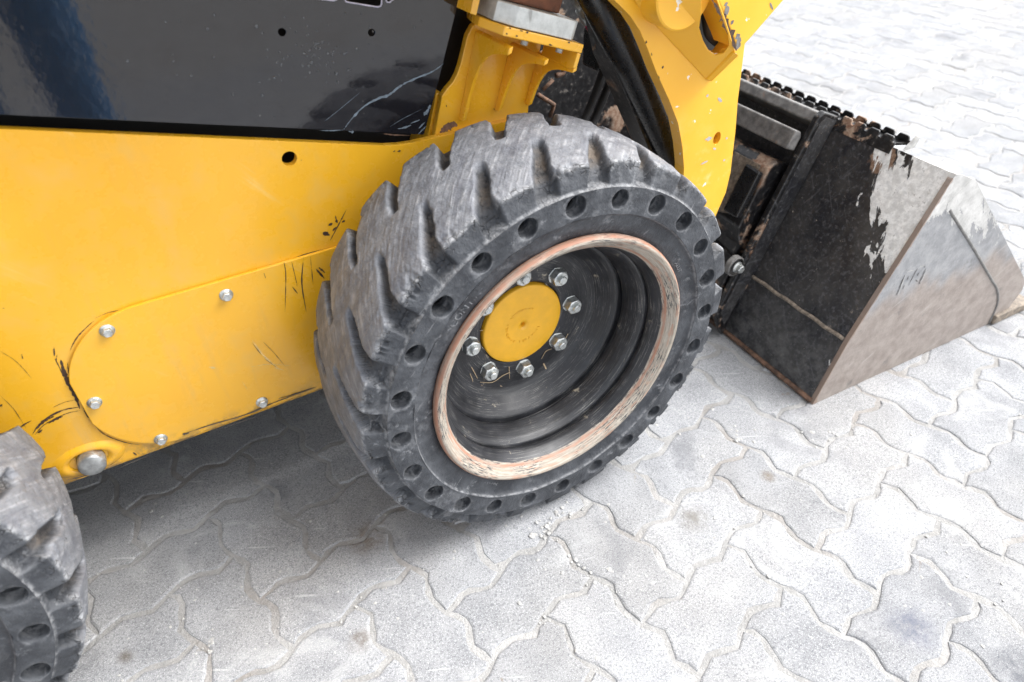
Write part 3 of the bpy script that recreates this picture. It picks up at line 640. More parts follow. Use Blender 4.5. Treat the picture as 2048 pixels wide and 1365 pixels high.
# tow pin in its dished boss
pc = np.array([-.683, YP, .268])
prof = [(.052, .001), (.046, -.0012), (.040, -.0042), (.034, -.0052), (.029, -.0040), (.026, -.0008)]
V, F = [], []
for i in range(48):
    a = 2 * math.pi * i / 48
    for r, y in prof: V.append((pc[0] + r * 1.02 * math.cos(a), YP + y, max(.243, pc[2] + r * .62 * math.sin(a))))
m_ = len(prof); F = [(i * m_ + j, ((i + 1) % 48) * m_ + j, ((i + 1) % 48) * m_ + j + 1, i * m_ + j + 1) for i in range(48) for j in range(m_ - 1)]
boss = mobj('pin_boss', mesh_data('pin_boss', V, F, M['yellow'], True), loader)
V, F = tube_verts([(pc[0] + .003, YP + y_, pc[2]) for y_ in (.002, -.010, -.017, -.0188, -.0195)], [.0195, .0195, .0188, .0168, .008], 28)
mobj('steel_pin', mesh_data('steel_pin', V, F, M['pin'], True), boss)

# paint damage: strokes lying on a plane y = const
def strokes(name, lines, y, mat, parent, eps=.0004, pf=PY):
    for k_, (pts, w_) in enumerate(lines):
        bm = bmesh.new(); pth = np.array(bez([pf(q, y - eps - .00004 * (k_ % 7)) for q in pts], 7)); n = len(pth); rg = np.random.default_rng(k_ + len(lines))
        t = np.gradient(pth, axis=0); t /= np.linalg.norm(t, axis=1)[:, None] + 1e-9; nn = np.stack([-t[:, 2], 0 * t[:, 0], t[:, 0]], 1)
        prof_ = np.sin(np.linspace(.05, math.pi - .05, n)) ** .6 * w_ / 2 * (1 + rg.normal(0, .28, n)); L = [bm.verts.new(tuple(q)) for q in pth + nn * prof_[:, None]]; Rr = [bm.verts.new(tuple(q)) for q in pth - nn * (prof_ * (1 + rg.normal(0, .2, n)))[:, None]]
        for i in range(n - 1): bm.faces.new((L[i], L[i + 1], Rr[i + 1], Rr[i]))
        bm_obj(name, bm, mat, parent)
z5 = lambda L: [(q[0] * 300 / 1024, 600 + q[1] * 400 / 1365) for q in L]
z6 = lambda L: [(q[0] * 820 / 1473, 240 + q[1] * 760 / 1365) for q in L]
strokes('scuff_mark', [(z5([(415, 410), (440, 500), (480, 590), (520, 670), (545, 745)]), .0058), (z5([(375, 400), (410, 470), (450, 560)]), .0012), (z5([(368, 320), (372, 385)]), .0016), (z5([(390, 375), (382, 425)]), .0013), (z5([(220, 920), (270, 850), (350, 790), (440, 750), (540, 733)]), .0024), (z5([(240, 920), (300, 855), (380, 810), (460, 775), (550, 755)]), .0013), (z5([(250, 880), (300, 830), (370, 795)]), .0042), (z5([(330, 845), (380, 815), (430, 795)]), .0030),
    (z5([(120, 890), (160, 855), (215, 825)]), .0022), (z5([(360, 735), (440, 700), (510, 685)]), .0007), (z5([(260, 910), (290, 885)]), .003)], YP, M['scuff'], loader)
strokes('panel_edge_wear', [(z5([(480, 345), (500, 300), (540, 240), (600, 180), (640, 145)]), .0016), (z5([(640, 130), (740, 88), (860, 62)]), .0008), (z5([(460, 430), (470, 500), (500, 590), (560, 700)]), .0013), (z5([(565, 730), (600, 790), (632, 830)]), .0036), (z5([(640, 850), (700, 910), (780, 950), (880, 980), (960, 990)]), .0013), (z6([(850, 558), (940, 535), (1040, 508)]), .0009), (z6([(1040, 505), (1100, 482), (1170, 464)]), .0013)], YP - .0001, M['scuff'], loader)
strokes('rubbed_scratch', [(z6([(1020, 510), (1027, 560), (1024, 690)]), .0013), (z6([(1048, 510), (1060, 560), (1068, 600)]), .0009), (z6([(1090, 495), (1085, 590), (1100, 690)]), .0016), (z6([(1115, 490), (1125, 590)]), .0010), (z6([(1135, 535), (1165, 570)]), .003), (z6([(1050, 600), (1070, 625)]), .0012), (z6([(948, 550), (955, 570)]), .0010), (z6([(905, 800), (940, 846)]), .0008), (z6([(950, 858), (995, 890)]), .0007), (z6([(945, 797), (985, 838), (1028, 890)]), .0008), (z6([(1145, 530), (1168, 550)]), .0024)], YP - .0066, M['scuff'], cover)
strokes('pale_scratch', [(z6([(905, 790), (945, 845), (1000, 893)]), .0022), (z6([(900, 888), (970, 878), (1045, 884)]), .0010), (z6([(985, 890), (1020, 900)]), .002), (z6([(870, 940), (890, 970)]), .001), (z6([(750, 888), (775, 892)]), .0030)], YP - .0063, M['pale'], cover)
strokes('gouge_mark', [(z6([(1186, 434), (1215, 380), (1245, 322)]), .0018), (z6([(1160, 405), (1185, 415)]), .0060), (z6([(1178, 380), (1195, 372)]), .0035), (z6([(1205, 345), (1212, 372)]), .003), (z6([(1228, 368), (1240, 362)]), .003), (z6([(1195, 400), (1208, 385)]), .0025), (z6([(1413, 115), (1420, 111)]), .0025), (z6([(1428, 114), (1440, 111)]), .0025), (z6([(478, 1195), (492, 1205)]), .0025), (z6([(420, 1080), (440, 1072)]), .001), (z6([(0, 1030), (8, 1022)]), .003)], YP, M['scuff'], loader)
strokes('hairline_scratch', [(z6([(0, 830), (60, 870), (115, 930)]), .0006), (z6([(0, 990), (50, 1040), (95, 1110)]), .0006), (z6([(78, 842), (82, 860)]), .0010), (z6([(1030, 780), (1040, 640)]), .0004)], YP, M['scuff'], loader)
strokes('lip_grime', [(z6([(670, 1125), (760, 1095), (880, 1060), (1000, 1010), (1130, 965)]), .0022), (z6([(1000, 1002), (1060, 985), (1135, 960)]), .0026), (z6([(740, 1128), (850, 1090), (950, 1058)]), .0014), (z6([(240, 1295), (300, 1280), (350, 1262)]), .0018), (z6([(430, 1250), (480, 1228), (540, 1205)]), .0022), (z6([(655, 1130), (680, 1125)]), .004)], YP - .0069, M['stain'], loader)

# ---------------- black engine door
YD = .272
dq = [(848, 270), (878, 160), (918, 0), (940, -90)]
br = PY(dq[0], YD); bl = PY((0, 230), YD); sl = (br[2] - bl[2]) / (br[0] - bl[0])
dp = [(-2.0, YD, bl[2] + sl * (-2.0 - bl[0])), (br[0], YD, br[2])] + [tuple(PY(q, YD)) for q in dq[1:]] + [(PY(dq[-1], YD)[0] + .1, YD, 1.3), (-2.0, YD, 1.45)]
circ = lambda q, r: [(PY(q, YD)[0] + r * math.cos(a), YD, PY(q, YD)[2] + r * math.sin(a)) for a in np.linspace(0, 2 * math.pi, 16, endpoint=False)]
z7 = lambda L: [(640 + q[0] * 300 / 1412, q[1] * 290 / 1365) for q in L]
slot = lambda L: [tuple(PY(q, YD)) for q in z7(L)]
slots = [slot([(232, -5), (245, 18), (275, 25), (540, 68), (570, 60), (578, 40), (592, -130), (250, -190)]), slot([(618, -5), (630, 22), (655, 25), (690, -5), (700, -150), (640, -160)]), slot([(-60, -30), (-40, -12), (130, 8), (155, 2), (175, -150), (-40, -210)])]
door = plate('engine_door', dp, (0, .003, 0), M['black'], loader, [circ((564, 65), .0047), circ((743, 66), .0047), *slots], bevel=.0007)
for s in slots:                                            # bare bevelled edge of each vent slot
    V, F = tube_verts([*s, s[0]], .0011, 6, False); mobj('slot_edge', mesh_data('slot_edge', V, F, M['lilac'], True), door)
strokes('long_scratch', [(z7([(225, 1220), (300, 1120), (420, 1000), (560, 925), (650, 895), (760, 810), (900, 740), (1050, 680), (1165, 600)]), .0030), (z7([(40, 1145), (150, 1060), (380, 870)]), .0007), (z7([(660, 1195), (780, 1120), (960, 1030)]), .0005)], YD, M['chalkm'], door)
strokes('edge_chip', [(z7([(730, 1215), (790, 1205), (860, 1180)]), .0025), (z7([(980, 1090), (1010, 1050), (1040, 990)]), .0045), (z7([(850, 1165), (940, 1130)]), .0020), (z7([(925, 1265), (960, 1230), (1000, 1190)]), .0020), (z7([(930, 1210), (990, 1150)]), .002), (z7([(975, 1080), (1000, 1060)]), .004), (z7([(270, 1240), (320, 1245)]), .003), (z7([(0, 1230), (100, 1232), (220, 1225)]), .0012)], YD, M['chalkm'], door)
strokes('rusty_edge', [(z7([(600, 1262), (700, 1272), (850, 1278)]), .0018)], YD, M['rust'], door)
# rain drops
def drops():
    rg = np.random.default_rng(12); bm = bmesh.new(); L = []
    for _ in range(75): L.append((620 + rg.normal(0, 45), 110 + rg.normal(0, 34), abs(rg.normal(.0010, .0005)) + .0004))
    for _ in range(30): L.append((rg.uniform(330, 860), rg.uniform(10, 250), rg.uniform(.0005, .0012)))
    for q in ((255, 123), (381, 152), (427, 114), (429, 30), (466, 189), (525, 191), (518, 166), (549, 156), (639, 116), (829, 55), (740, 54), (384, 151), (696, 141), (415, 58)): L.append((*q, .0016))
    for x, y, r in L:
        if y < 8 or y > 225 + (x - 100) * .04 or x > 850: continue
        c = PY((x, y), YD - .0001); bmesh.ops.create_uvsphere(bm, u_segments=10, v_segments=6, radius=r, matrix=Matrix.Translation(c) @ Matrix.Diagonal((1, .55, 1.12, 1)))
    return bm_obj('rain_drops', bm, M['water'], door, smooth=True)
tag(drops(), kind='stuff')
# things seen between the door edge and the bracket
box_frame('inner_block', PY((906, 85), .40), (1, 0, 0), (0, 1, 0), (0, 0, 1), (.05, .05, .035), M['edge'], loader, .004)
tube('inner_hose', bez([PY((880, 118), .39), PY((905, 112), .39), PY((935, 100), .39)], 5), .007, M['pin'], loader, 12)
tube('inner_hose', bez([PY((870, 170), .40), PY((905, 150), .40), PY((930, 152), .40)], 5), .012, M['satin'], loader, 14)

# ---------------- lift arm support bracket
bracket = empty('support_bracket', (.05, .29, .64), loader)
YW = .292
wpts = [(858, 320), (868.6, 275), (884, 193), (894, 178), (906, 165), (914, 150), (921, 130), (929, 98), (935, 72), (946, 52), (962, 40), (1012, 52), (1083, 88), (1074, 130), (1058, 205), (1050, 320)]
plate('web', [PY(q, YW) for q in wpts], (0, .012, 0), M['yellow'], bracket, bevel=.0015)
plate('web_side_strip', [PY(q, YW + .013) for q in [(845, 300), (858, 262), (872, 188), (884, 186), (868, 275), (862, 300)]], (0, .05, 0), M['yellow'], bracket, bevel=.001)
def gusset(b, t, dmax):
    B, T_ = PY(b, YW), PY(t, YW); side = np.array([.0035, 0, .001]); pts = [B, T_ + (T_ - B) * .10]
    for f_, d in ((1.10, 1.0), (1.02, 1.0), (.99, .80), (.95, .62), (.88, .46), (.78, .34), (.65, .26), (.5, .205), (.3, .165), (.1, .145), (0, .135)): pts.append(B + (T_ - B) * f_ + np.array([0, -dmax * d, 0]))
    plate('gusset', [q - side for q in pts], side * 2, M['yellow'], bracket, bevel=.0014)
gusset((921, 236), (951, 78), .098); gusset((992, 218), (1021, 98), .098); gusset((1052, 206), (1077, 112), .098)
A = PY((1016, 54), .193); Bq = PY((1156, 87), .193); es = (Bq - A); Ls = np.linalg.norm(es); es /= Ls; en = np.array([-es[2], 0, es[0]]); ey = np.array([0, 1., 0])
fr = lambda s, y, n: A + es * s + ey * (y - .193) + en * n
plate('top_plate', [fr(s, y, 0) for s, y in ((-.004, .193), (Ls + .012, .193), (Ls + .012, .36), (.03, .36), (.000, .305), (-.014, .265), (-.021, .235))], -en * .0125, M['yellow'], bracket, bevel=.0016)
plate('end_flange', [fr(Ls + .005, y, n) for y, n in ((.1935, -.0128), (.1935, -.034), (.205, -.038), (.28, -.038), (.28, -.0128))], es * .0068, M['yellow'], bracket, bevel=.0014)
plate('steel_pad', [fr(s, y, .0012) for s, y in ((-.012, .214), (.012, .196), (Ls - .012, .196), (Ls - .002, .204), (Ls - .002, .285), (-.012, .285))], en * .026, M['block'], bracket, bevel=.0015)
for s in (.045, .108): tube('pad_bolt', [fr(s, .212, -.012), fr(s, .212, -.020)], .0052, M['block'], bracket, 6)
plate('brown_stop_block', [fr(s, y, .0280) for s, y in ((-.030, .225), (Ls - .022, .225), (Ls - .022, .30), (-.030, .30))], en * .08, M['brown'], loader, bevel=.003)
plate('stop_block_cheek', [fr(s, y, .001) for s, y in ((-.038, .232), (-.0315, .226), (-.0315, .33), (-.038, .33))], en * .12, M['yellow'], bracket, bevel=.001)
strokes('corner_rust', [([(880, 268), (890, 258), (905, 250), (915, 252)], .011)], YW, M['rust'], bracket)
strokes('chip', [([(892, 213), (894, 212)], .004), ([(921, 230), (930, 236)], .002), ([(986, 218), (1000, 222)], .0016)], YW, M['scuff'], bracket)
gy = .204
strokes('chip', [(z, w_) for z, w_ in (([(1019, 56), (1022, 58)], .002), ([(1040, 61), (1046, 63)], .002), ([(1052, 64), (1057, 66)], .0022), ([(1012, 67), (1015, 69)], .0022), ([(1032, 72), (1036, 73)], .002), ([(1098, 89), (1105, 92)], .0018), ([(1136, 84), (1140, 86)], .002))], .1928, M['scuff'], bracket)

# ---------------- lift arm lower end
arm = empty('lift_arm', (.40, .17, .45), loader)
YA = .16
L_ = [(1196, -40), (1228, 0), (1260, 32), (1280, 62), (1296, 100), (1313.6, 147), (1338, 200), (1356, 246), (1364.6, 293), (1368, 335), (1366, 390), (1350, 470), (1400, 520)]
Rg = [(1428, 440), (1451.5, 386), (1461, 346), (1471, 263), (1476, 199), (1483, 145), (1490, 88), (1512, 62), (1530, -40)]
ahole = [(1405, -60), (1404, -45), (1402, 30), (1398, 58), (1406, 84), (1416, 102), (1430, 112), (1446, 108), (1458, 92), (1456, 70), (1444, 36), (1418, -45), (1412, -60)]
hb = PY((1434, 277), YA); bh = [(hb[0] + .0085 * math.cos(a), YA, hb[2] + .0115 * math.sin(a)) for a in np.linspace(0, 2 * math.pi, 18, endpoint=False)]
plate('arm_plate', [PY(q, YA) for q in L_ + Rg], (0, .024, 0), M['wyellow'], arm, [[PY(q, YA) for q in ahole], bh], bevel=.0018)
pl2 = plate('hole_backing', [PY(q, YA + .0245) for q in [(1410, 255), (1460, 255), (1455, 310), (1405, 310)]], (0, .004, 0), M['wyellow'], arm)
YB = .102
plate('raised_cheek_plate', [PY(q, YB) for q in [(1424, -60), (1432, -8), (1452, 36), (1476, 98), (1497, 82), (1530, 44), (1572, -4), (1620, -60)]], (0, .052, 0), M['wyellow'], arm, bevel=.002)
r0, r1 = PY((1470, 104), YB), PY((1414, 160), YA - .004); rv = PY((1480, 108), YB) - r0
plate('stiffener_rib', [r0, PY((1478, 112), YB), r1 + (PY((1424, 164), YA) - PY((1414, 160), YA)), r1], (0, .026, 0), M['wyellow'], arm, bevel=.0015)
h1, h2, h3 = PY((1276, 14), YA - .001), PY((1411, 158), YA - .001), PY((1470, 104), YB + .004); hn = np.cross(h2 - h1, h3 - h1); hn /= np.linalg.norm(hn)
def PH(q):
    d = ray(q); return CAM + d * (((h1 - CAM) @ hn) / (d @ hn))
plate('slanted_web', [PH(q) for q in [(1276, 14), (1411, 158), (1470, 104), (1450, 40), (1432, -8), (1424, -60), (1236, -60)]], hn * .003 * np.sign(hn[1]), M['wyellow'], arm, [[PH(q) for q in ahole[1:-1]]], bevel=.0008)
strokes('rusted_edge', [([(1424, 0), (1446, 36), (1460, 70), (1473, 102)], .008), ([(1446, 30), (1450, 40)], .012), ([(1463, 60), (1466, 72)], .010)], YB, M['scuff'], arm)
strokes('bare_patch', [([(1474, 68), (1478, 84), (1474, 100)], .010), ([(1463, 42), (1466, 48)], .006), ([(1452, 5), (1455, 30)], .008), ([(1540, 6), (1546, 20)], .004)], YB, M['edge'], arm)
bc = PY((1333, -28), YA); V, F = tube_verts([(bc[0], YA + .001, bc[2]), (bc[0], YA - .039, bc[2]), (bc[0], YA - .041, bc[2])], [.0515, .0515, .049], 48)
mobj('pivot_boss', mesh_data('pivot_boss', V, F, M['wyellow'], False), arm)
box_frame('arm_inner_plate', PY((1390, 60), .24), (1, 0, 0), (0, 1, 0), (0, 0, 1), (.13, .006, .2), M['dark'], arm, 0)
tube('arm_hose', bez([PY((1408, -30), .185), PY((1412, 30), .185), PY((1420, 70), .19), PY((1450, 95), .2)], 6), .008, M['hose'], arm, 10)
tube('arm_hose', bez([PY((1440, -30), .19), PY((1438, 30), .19), PY((1446, 80), .2)], 6), .011, M['hose'], arm, 10)
strokes('chip', [([(1291, 84), (1294, 86)], .004), ([(1324, 134), (1327, 136)], .004), ([(1303, 106), (1304, 112)], .0015), ([(1317, 152), (1319, 158)], .0018)], YA, M['scuff'], arm)
strokes('pale_chip', [([(1414, 190), (1416, 194)], .006), ([(1436, 196), (1444, 204)], .007), ([(1410, 280), (1424, 276)], .006), ([(1426, 297), (1432, 299)], .004), ([(1452, 276), (1455, 278)], .004), ([(1447, 320), (1450, 322)], .004), ([(1400, 330), (1416, 322)], .003)], YA, M['cement'], arm)
ua = [(.03, .915), (.20, .884), (.46, .872), (.52, .96), (.10, 1.06), (-1.3, 1.42), (-1.3, 1.28)]
plate('upper_arm', [(x, .125, z) for x, z in ua], (0, .19, 0), M['wyellow'], arm, bevel=.004)
# tilt cylinder and guard strip inside the arm
tube('tilt_cylinder', [PY((1168, -60), .262), PY((1262, 130), .262), PY((1352, 330), .262), PY((1372, 380), .262)], .0285, M['satin'], loader, 32)
plate('guard_strip', [PY(q, .262) for q in [(1188, -30), (1194, -30), (1232, 120), (1272, 210), (1312, 318), (1322, 345), (1314, 345), (1300, 305), (1258, 205), (1222, 122)]], (0, .05, 0), M['rblack'], loader, bevel=.001)

# ---------------- dark front end between bracket and arm
plate('front_apron', [PY(q, .62) for q in [(1010, -20), (1330, -20), (1400, 460), (960, 460)]], (0, .01, 0), M['rblack2'], loader, bevel=.001)
for i, (a, b, c) in enumerate((((1118, 330), (1180, 215), (1212, 120)), ((1140, 335), (1195, 225), (1230, 130)))):
    tube('hydraulic_hose', bez([PY(a, .47), PY(((a[0] + b[0]) / 2, (a[1] + b[1]) / 2 + 4), .47), PY(b, .47), PY(c, .45), PY((c[0] - 4, c[1] - 60), .43)], 7), .0085, M['hose'], loader, 14)
box_frame('valve_block', PY((1198, 95), .42), (1, 0, 0), (0, 1, 0), (0, 0, 1), (.042, .05, .07), M['satin'], loader, .006)
tube('hose_fitting', [PY((1136, -40), .40), PY((1182, 44), .40)], .0125, M['zinc'], loader, 6)
tube('hose_fitting', [PY((1166, 14), .40), PY((1180, 40), .40)], .0155, M['zinc'], loader, 6)
tube('plug_cap', [PY((1183, 46), .40), PY((1188, 54), .40)], .0135, M['red'], loader, 12)
V, F = tube_verts(bez([PY((1098, 128), .58), PY((1112, 122), .58), PY((1126, 130), .58), PY((1126, 146), .58), PY((1112, 152), .58)], 6), .006, 8); mobj('rusted_hook', mesh_data('rusted_hook', V, F, M['rust'], True), loader)
V, F = tube_verts([PY((1076, 190), .56), PY((1108, 210), .56), PY((1100, 235), .56)], .005, 8); mobj('rusted_bar', mesh_data('rusted_bar', V, F, M['rust'], True), loader)
tube('rusted_bar', [PY((1086, 180), .58), PY((1106, 160), .58)], .004, M['rust'], loader, 8)

# ---------------- bucket (its own frame: origin at the near heel corner)
BO = (.6162, -.0525, 0.); BA = R_(-3.0)
bucket = empty('bucket', BO, loader, rz=BA); BM = WM[bucket.name]
BW = 1.60
def bgrid(name, fn, nu, nv, mat, attr_fn=None, thick=.0, tvec=(0, 0, 0)):
    U, Vv = np.meshgrid(np.linspace(0, 1, nu), np.linspace(0, 1, nv), indexing='ij'); P3 = fn(U, Vv).reshape(-1, 3); idx = np.arange(nu * nv).reshape(nu, nv)
    F = np.stack([idx[:-1, :-1], idx[1:, :-1], idx[1:, 1:], idx[:-1, 1:]], -1).reshape(-1, 4)
    o = mobj(name, mesh_data(name, P3, F, mat, False, attr_fn(P3) if attr_fn else None), bucket, BM)
    s = o.modifiers.new('thickness', 'SOLIDIFY'); s.thickness = thick; s.offset = 1.; return o
H0, H1, H2 = (0., 0.), (.0435, .1585), (.176, .497)          # back profile (x, z): heel, bend, top
def white_back(P3):
    # splash in the near upper corner of the back sheet: full at top, tongues running down
    y, z = P3[:, 1], P3[:, 2]; top = sstep(.36, .50, z) ; ext = .105 + .045 * sstep(.30, .50, z)
    w_ = 1.06 - y / ext * .62 - (1 - sstep(.19, .44, z)) * .75
    r_ = np.maximum(1.0 - (z - .0) / .035, 0) * .62 + np.exp(-((z - .470) / .03) ** 2 - ((y - .135) / .03) ** 2) * 1.1
    return {'white': np.clip(w_, -.5, 1.2), 'rust': r_}
def lerp(a, b, t): return a + (b - a) * t
o = bgrid('back_sheet', lambda U, Vv: np.stack([lerp(H1[0], H2[0], Vv) + .004 * np.sin(Vv * math.pi), .003 + U * BW, lerp(H1[1], H2[1], Vv)], -1), 220, 70, M['bback'], white_back, .009)
o = bgrid('heel_sheet', lambda U, Vv: np.stack([lerp(H0[0] + .002, H1[0], Vv) - .006 * np.sin(Vv * math.pi), .003 + U * BW, lerp(.002, H1[1], Vv)], -1), 160, 24, M['bback'], white_back, .009)
V, F = tube_verts(bez([Vector((H1[0] - .002, y, H1[1] + .0012 * math.sin(y * 90))) for y in np.linspace(.004, .272, 24)], 2), .0042, 8); mobj('weld_bead', mesh_data('weld_bead', V, F, M['weld'], True), bucket, BM)
V, F = tube_verts([Vector((.0015, y, .006)) for y in np.linspace(.0, BW, 30)], .0062, 8); mobj('heel_edge', mesh_data('heel_edge', V, F, M['rust'], True), bucket, BM)
# side plates
side_out = [(0., 0.), (.043, .160), (.110, .330), (.170, .487), (.177, .497), (.190, .494), (.240, .472), (.660, .105), (.672, .075), (.640, .004), (.60, 0.)]
def side_plate(y0, name):
    nu, nv = 90, 60; bm = bmesh.new()
    vs_ = [bm.verts.new((x, y0, z)) for x, z in side_out]; bm.faces.new(vs_)
    geom = bm.faces[:] + bm.edges[:] + bm.verts[:]
    for k_ in range(1, 44): bmesh.ops.bisect_plane(bm, geom=bm.faces[:] + bm.edges[:] + bm.verts[:], plane_co=(k_ * .0154, 0, 0), plane_no=(1, 0, 0))
    for k_ in range(1, 33): bmesh.ops.bisect_plane(bm, geom=bm.faces[:] + bm.edges[:] + bm.verts[:], plane_co=(0, 0, k_ * .0152), plane_no=(0, 0, 1))
    V = [v.co[:] for v in bm.verts]; bm.verts.index_update(); F = [[v.index for v in f.verts] for f in bm.faces]; bm.free(); P3 = np.array(V)
    x, z = P3[:, 0], P3[:, 2]; d = z - .10 - (.55 - x) * .62               # distance above a sloping line
    wh = sstep(.34, .50, z + .12 * (x - .2)) * .95 + .30 * sstep(-.02, .12, d) - .05
    edge_d = np.abs((z - .16) * .93 - (x - .043) * .0) * 0 + np.abs(x - np.interp(z, [0, .16, .33, .487], [0, .043, .110, .170]))
    ru = np.exp(-edge_d / .006) * .75 + np.exp(-z / .012) * .45
    o = mobj(name, mesh_data(name, V, F, M['bside'], False, {'white': wh, 'rust': ru}), bucket, BM); s = o.modifiers.new('thickness', 'SOLIDIFY'); s.thickness = .010; s.offset = 0; return o
sp_near = side_plate(-.002, 'side_plate'); side_plate(BW + .006, 'side_plate')
wear = [(.195, .413), (.188, .436), (.232, .470), (.243, .4735), (.664, .107), (.676, .075), (.650, .010), (.642, .001), (.594, .001), (.586, .060), (.560, .105), (.528, .139), (.505, .160), (.225, .402)]
def wear_plate():
    bm = bmesh.new(); vs_ = [bm.verts.new((x, -.0075, z)) for x, z in wear]; bm.faces.new(vs_)
    for k_ in range(1, 30): bmesh.ops.bisect_plane(bm, geom=bm.faces[:] + bm.edges[:] + bm.verts[:], plane_co=(.18 + k_ * .018, 0, 0), plane_no=(1, 0, 0))
    for k_ in range(1, 24): bmesh.ops.bisect_plane(bm, geom=bm.faces[:] + bm.edges[:] + bm.verts[:], plane_co=(0, 0, k_ * .02), plane_no=(0, 0, 1))
    bm.verts.index_update(); V = [v.co[:] for v in bm.verts]; F = [[v.index for v in f.verts] for f in bm.faces]; bm.free(); z = np.array(V)[:, 2]
    o = mobj('side_wear_plate', mesh_data('side_wear_plate', V, F, M['bside'], False, {'white': .02 + .72 * sstep(.20, .42, z), 'rust': np.exp(-z / .02) * .7}), bucket, BM); s = o.modifiers.new('thickness', 'SOLIDIFY'); s.thickness = .011; s.offset = 1.
wear_plate()
V, F = tube_verts(bez([Vector((x, -.0065, z)) for x, z in [(.205, .418), (.225, .400), (.36, .285), (.505, .158), (.530, .137), (.562, .104), (.588, .060), (.596, .004)]], 6), .0034, 8); mobj('weld_bead', mesh_data('weld_bead', V, F, M['edge'], True), bucket, BM)
bgrid('floor_sheet', lambda U, Vv: np.stack([.004 + Vv * .66, .003 + U * BW, .0015 + .010 * (1 - Vv)], -1), 2, 2, M['edge'], None, .01)
plate('cutting_edge', [BM @ Vector((x, -.016, z)) for x, z in [(.60, -.0005 + .001), (.76, .001), (.775, .006), (.70, .026), (.60, .026)]], BM.to_3x3() @ Vector((0, BW + .036, 0)), M['weld'], bucket, bevel=.003)
# logo on the side plate: flat strokes painting its shade lines and lit edges
BEY = np.array(BM.to_3x3() @ Vector((0, 1, 0))); BOv = np.array(BO)
def PB(q, y):
    d = ray(q); return CAM + d * ((y - (CAM - BOv) @ BEY) / (d @ BEY))
zl = lambda L: [(1780 + a * .07326, 500 + b * .07326) for a, b in L]
strokes('logo_lit_edge', [(zl(L), .0022) for L in ([(460, 612), (540, 580), (640, 560)], [(800, 482), (870, 450), (945, 428)], [(430, 690), (330, 940), (225, 1230)], [(1010, 510), (930, 700), (850, 890)])], -.0072, M['cement'], bucket, pf=PB)
strokes('logo_shade_line', [(zl(L), w_) for L, w_ in (([(405, 690), (290, 960), (180, 1240)], .0024), ([(520, 710), (465, 835)], .0024), ([(400, 960), (345, 1085)], .0021), ([(760, 500), (640, 720), (500, 985)], .0023), ([(800, 610), (745, 718)], .0023), ([(965, 410), (942, 490)], .0021), ([(985, 500), (890, 720), (808, 890), (830, 940)], .0023), ([(700, 825), (755, 870)], .0019), ([(140, 940), (70, 1010)], .0014))], -.0072, M['logo'], bucket, pf=PB)
# serrated step along the top of the back sheet
def serrated(name, x0, z0, hgt, y0, y1, pitch, tooth, lean):
    pts = [(y0, z0)]; y = y0
    k_ = 0
    prof_ = [(0, .05), (.06, 0.), (.18, .05), (.24, .75), (.31, 1.), (.84, 1.), (.92, .7)]
    while y < y1:
        for t, h in prof_:
            if y + t * pitch <= y1: pts.append((y + t * pitch, z0 + hgt - tooth * (1 - h)))
        y += pitch
    pts.append((y1, z0 + hgt - tooth)); pts.append((y1, z0))
    q = [BM @ Vector((x0 + (z - z0) * lean, yy, z)) for yy, z in pts]
    return plate(name, q, BM.to_3x3() @ Vector((.004, 0, 0)), M['rblack'], bucket, bevel=.0007, seg=1)
serrated('serrated_step', .170, .484, .030, .128, 1.45, .0335, .0095, .40)
serrated('serrated_step', .204, .498, .019, .112, 1.45, .0335, .0090, -.1)
plate('step_tread', [BM @ Vector(q) for q in [(.186, .13, .503), (.206, .12, .503), (.206, 1.45, .503), (.186, 1.45, .503)]], (0, 0, -.005), M['rblack'], bucket, bevel=.0007)
plate('step_end', [BM @ Vector(q) for q in [(.178, .104, .498), (.208, .104, .499), (.214, .104, .520), (.206, .104, .521)]], BM.to_3x3() @ Vector((0, .006, 0)), M['cement'], bucket, bevel=.0007)
# coupler mount on the bucket back: flange plate, top bars, body
nb = np.array([-.9302, 0, .3670]); tb = np.array([.3670, 0, .9302])
def bk(s, n, y): v = np.array([H1[0], 0, H1[1]]) + tb * s + nb * n; return BM @ Vector((v[0], y, v[2]))
dy = BM.to_3x3() @ Vector((0, .016, 0))
plate('coupler_flange', [bk(s, n, .268) for s, n in [(-.165, -.004), (-.155, .010), (-.115, .052), (-.10, .056), (.365, .060), (.377, .050), (.377, -.001), (.02, -.001)]], dy, M['rblack2'], bucket, bevel=.004, seg=3)
plate('coupler_flange_face', [bk(s, n, .2672) for s, n in [(-.135, .012), (-.10, .046), (.355, .050), (.368, .042), (.368, .004), (.02, .004)]], -np.array(dy) * .03, M['bback'], bucket, bevel=.0005)
dyl = BM.to_3x3() @ Vector((0, .98, 0))
plate('coupler_top_bar', [bk(s, n, .285) for s, n in [(.335, .0), (.372, .0), (.372, .050), (.350, .054)]], dyl, M['edge'], bucket, bevel=.003)  # grey steel on both top bars stands in for reflected sky
plate('coupler_top_bar', [bk(s, n, .285) for s, n in [(.286, .060), (.318, .060), (.326, .068), (.326, .086), (.286, .086)]], dyl, M['edge'], bucket, bevel=.003)
plate('coupler_body', [bk(s, n, .300) for s, n in [(-.10, .030), (.255, .030), (.255, .074), (.236, .090), (.10, .090), (.06, .06), (-.10, .05)]], dyl, M['rblack'], bucket, bevel=.004)
plate('coupler_rust_plate', [bk(s, .0915, y) for s, y in [(.120, .320), (.236, .320), (.236, .402), (.130, .402), (.105, .370)]], BM.to_3x3() @ Vector(nb * .0015), M['weld'], bucket, bevel=.0008)
plate('coupler_latch_box', [bk(s, .0932, y) for s, y in [(.118, .302), (.225, .302), (.228, .345), (.118, .345)]], BM.to_3x3() @ Vector(nb * .018), M['satin'], bucket, bevel=.004)
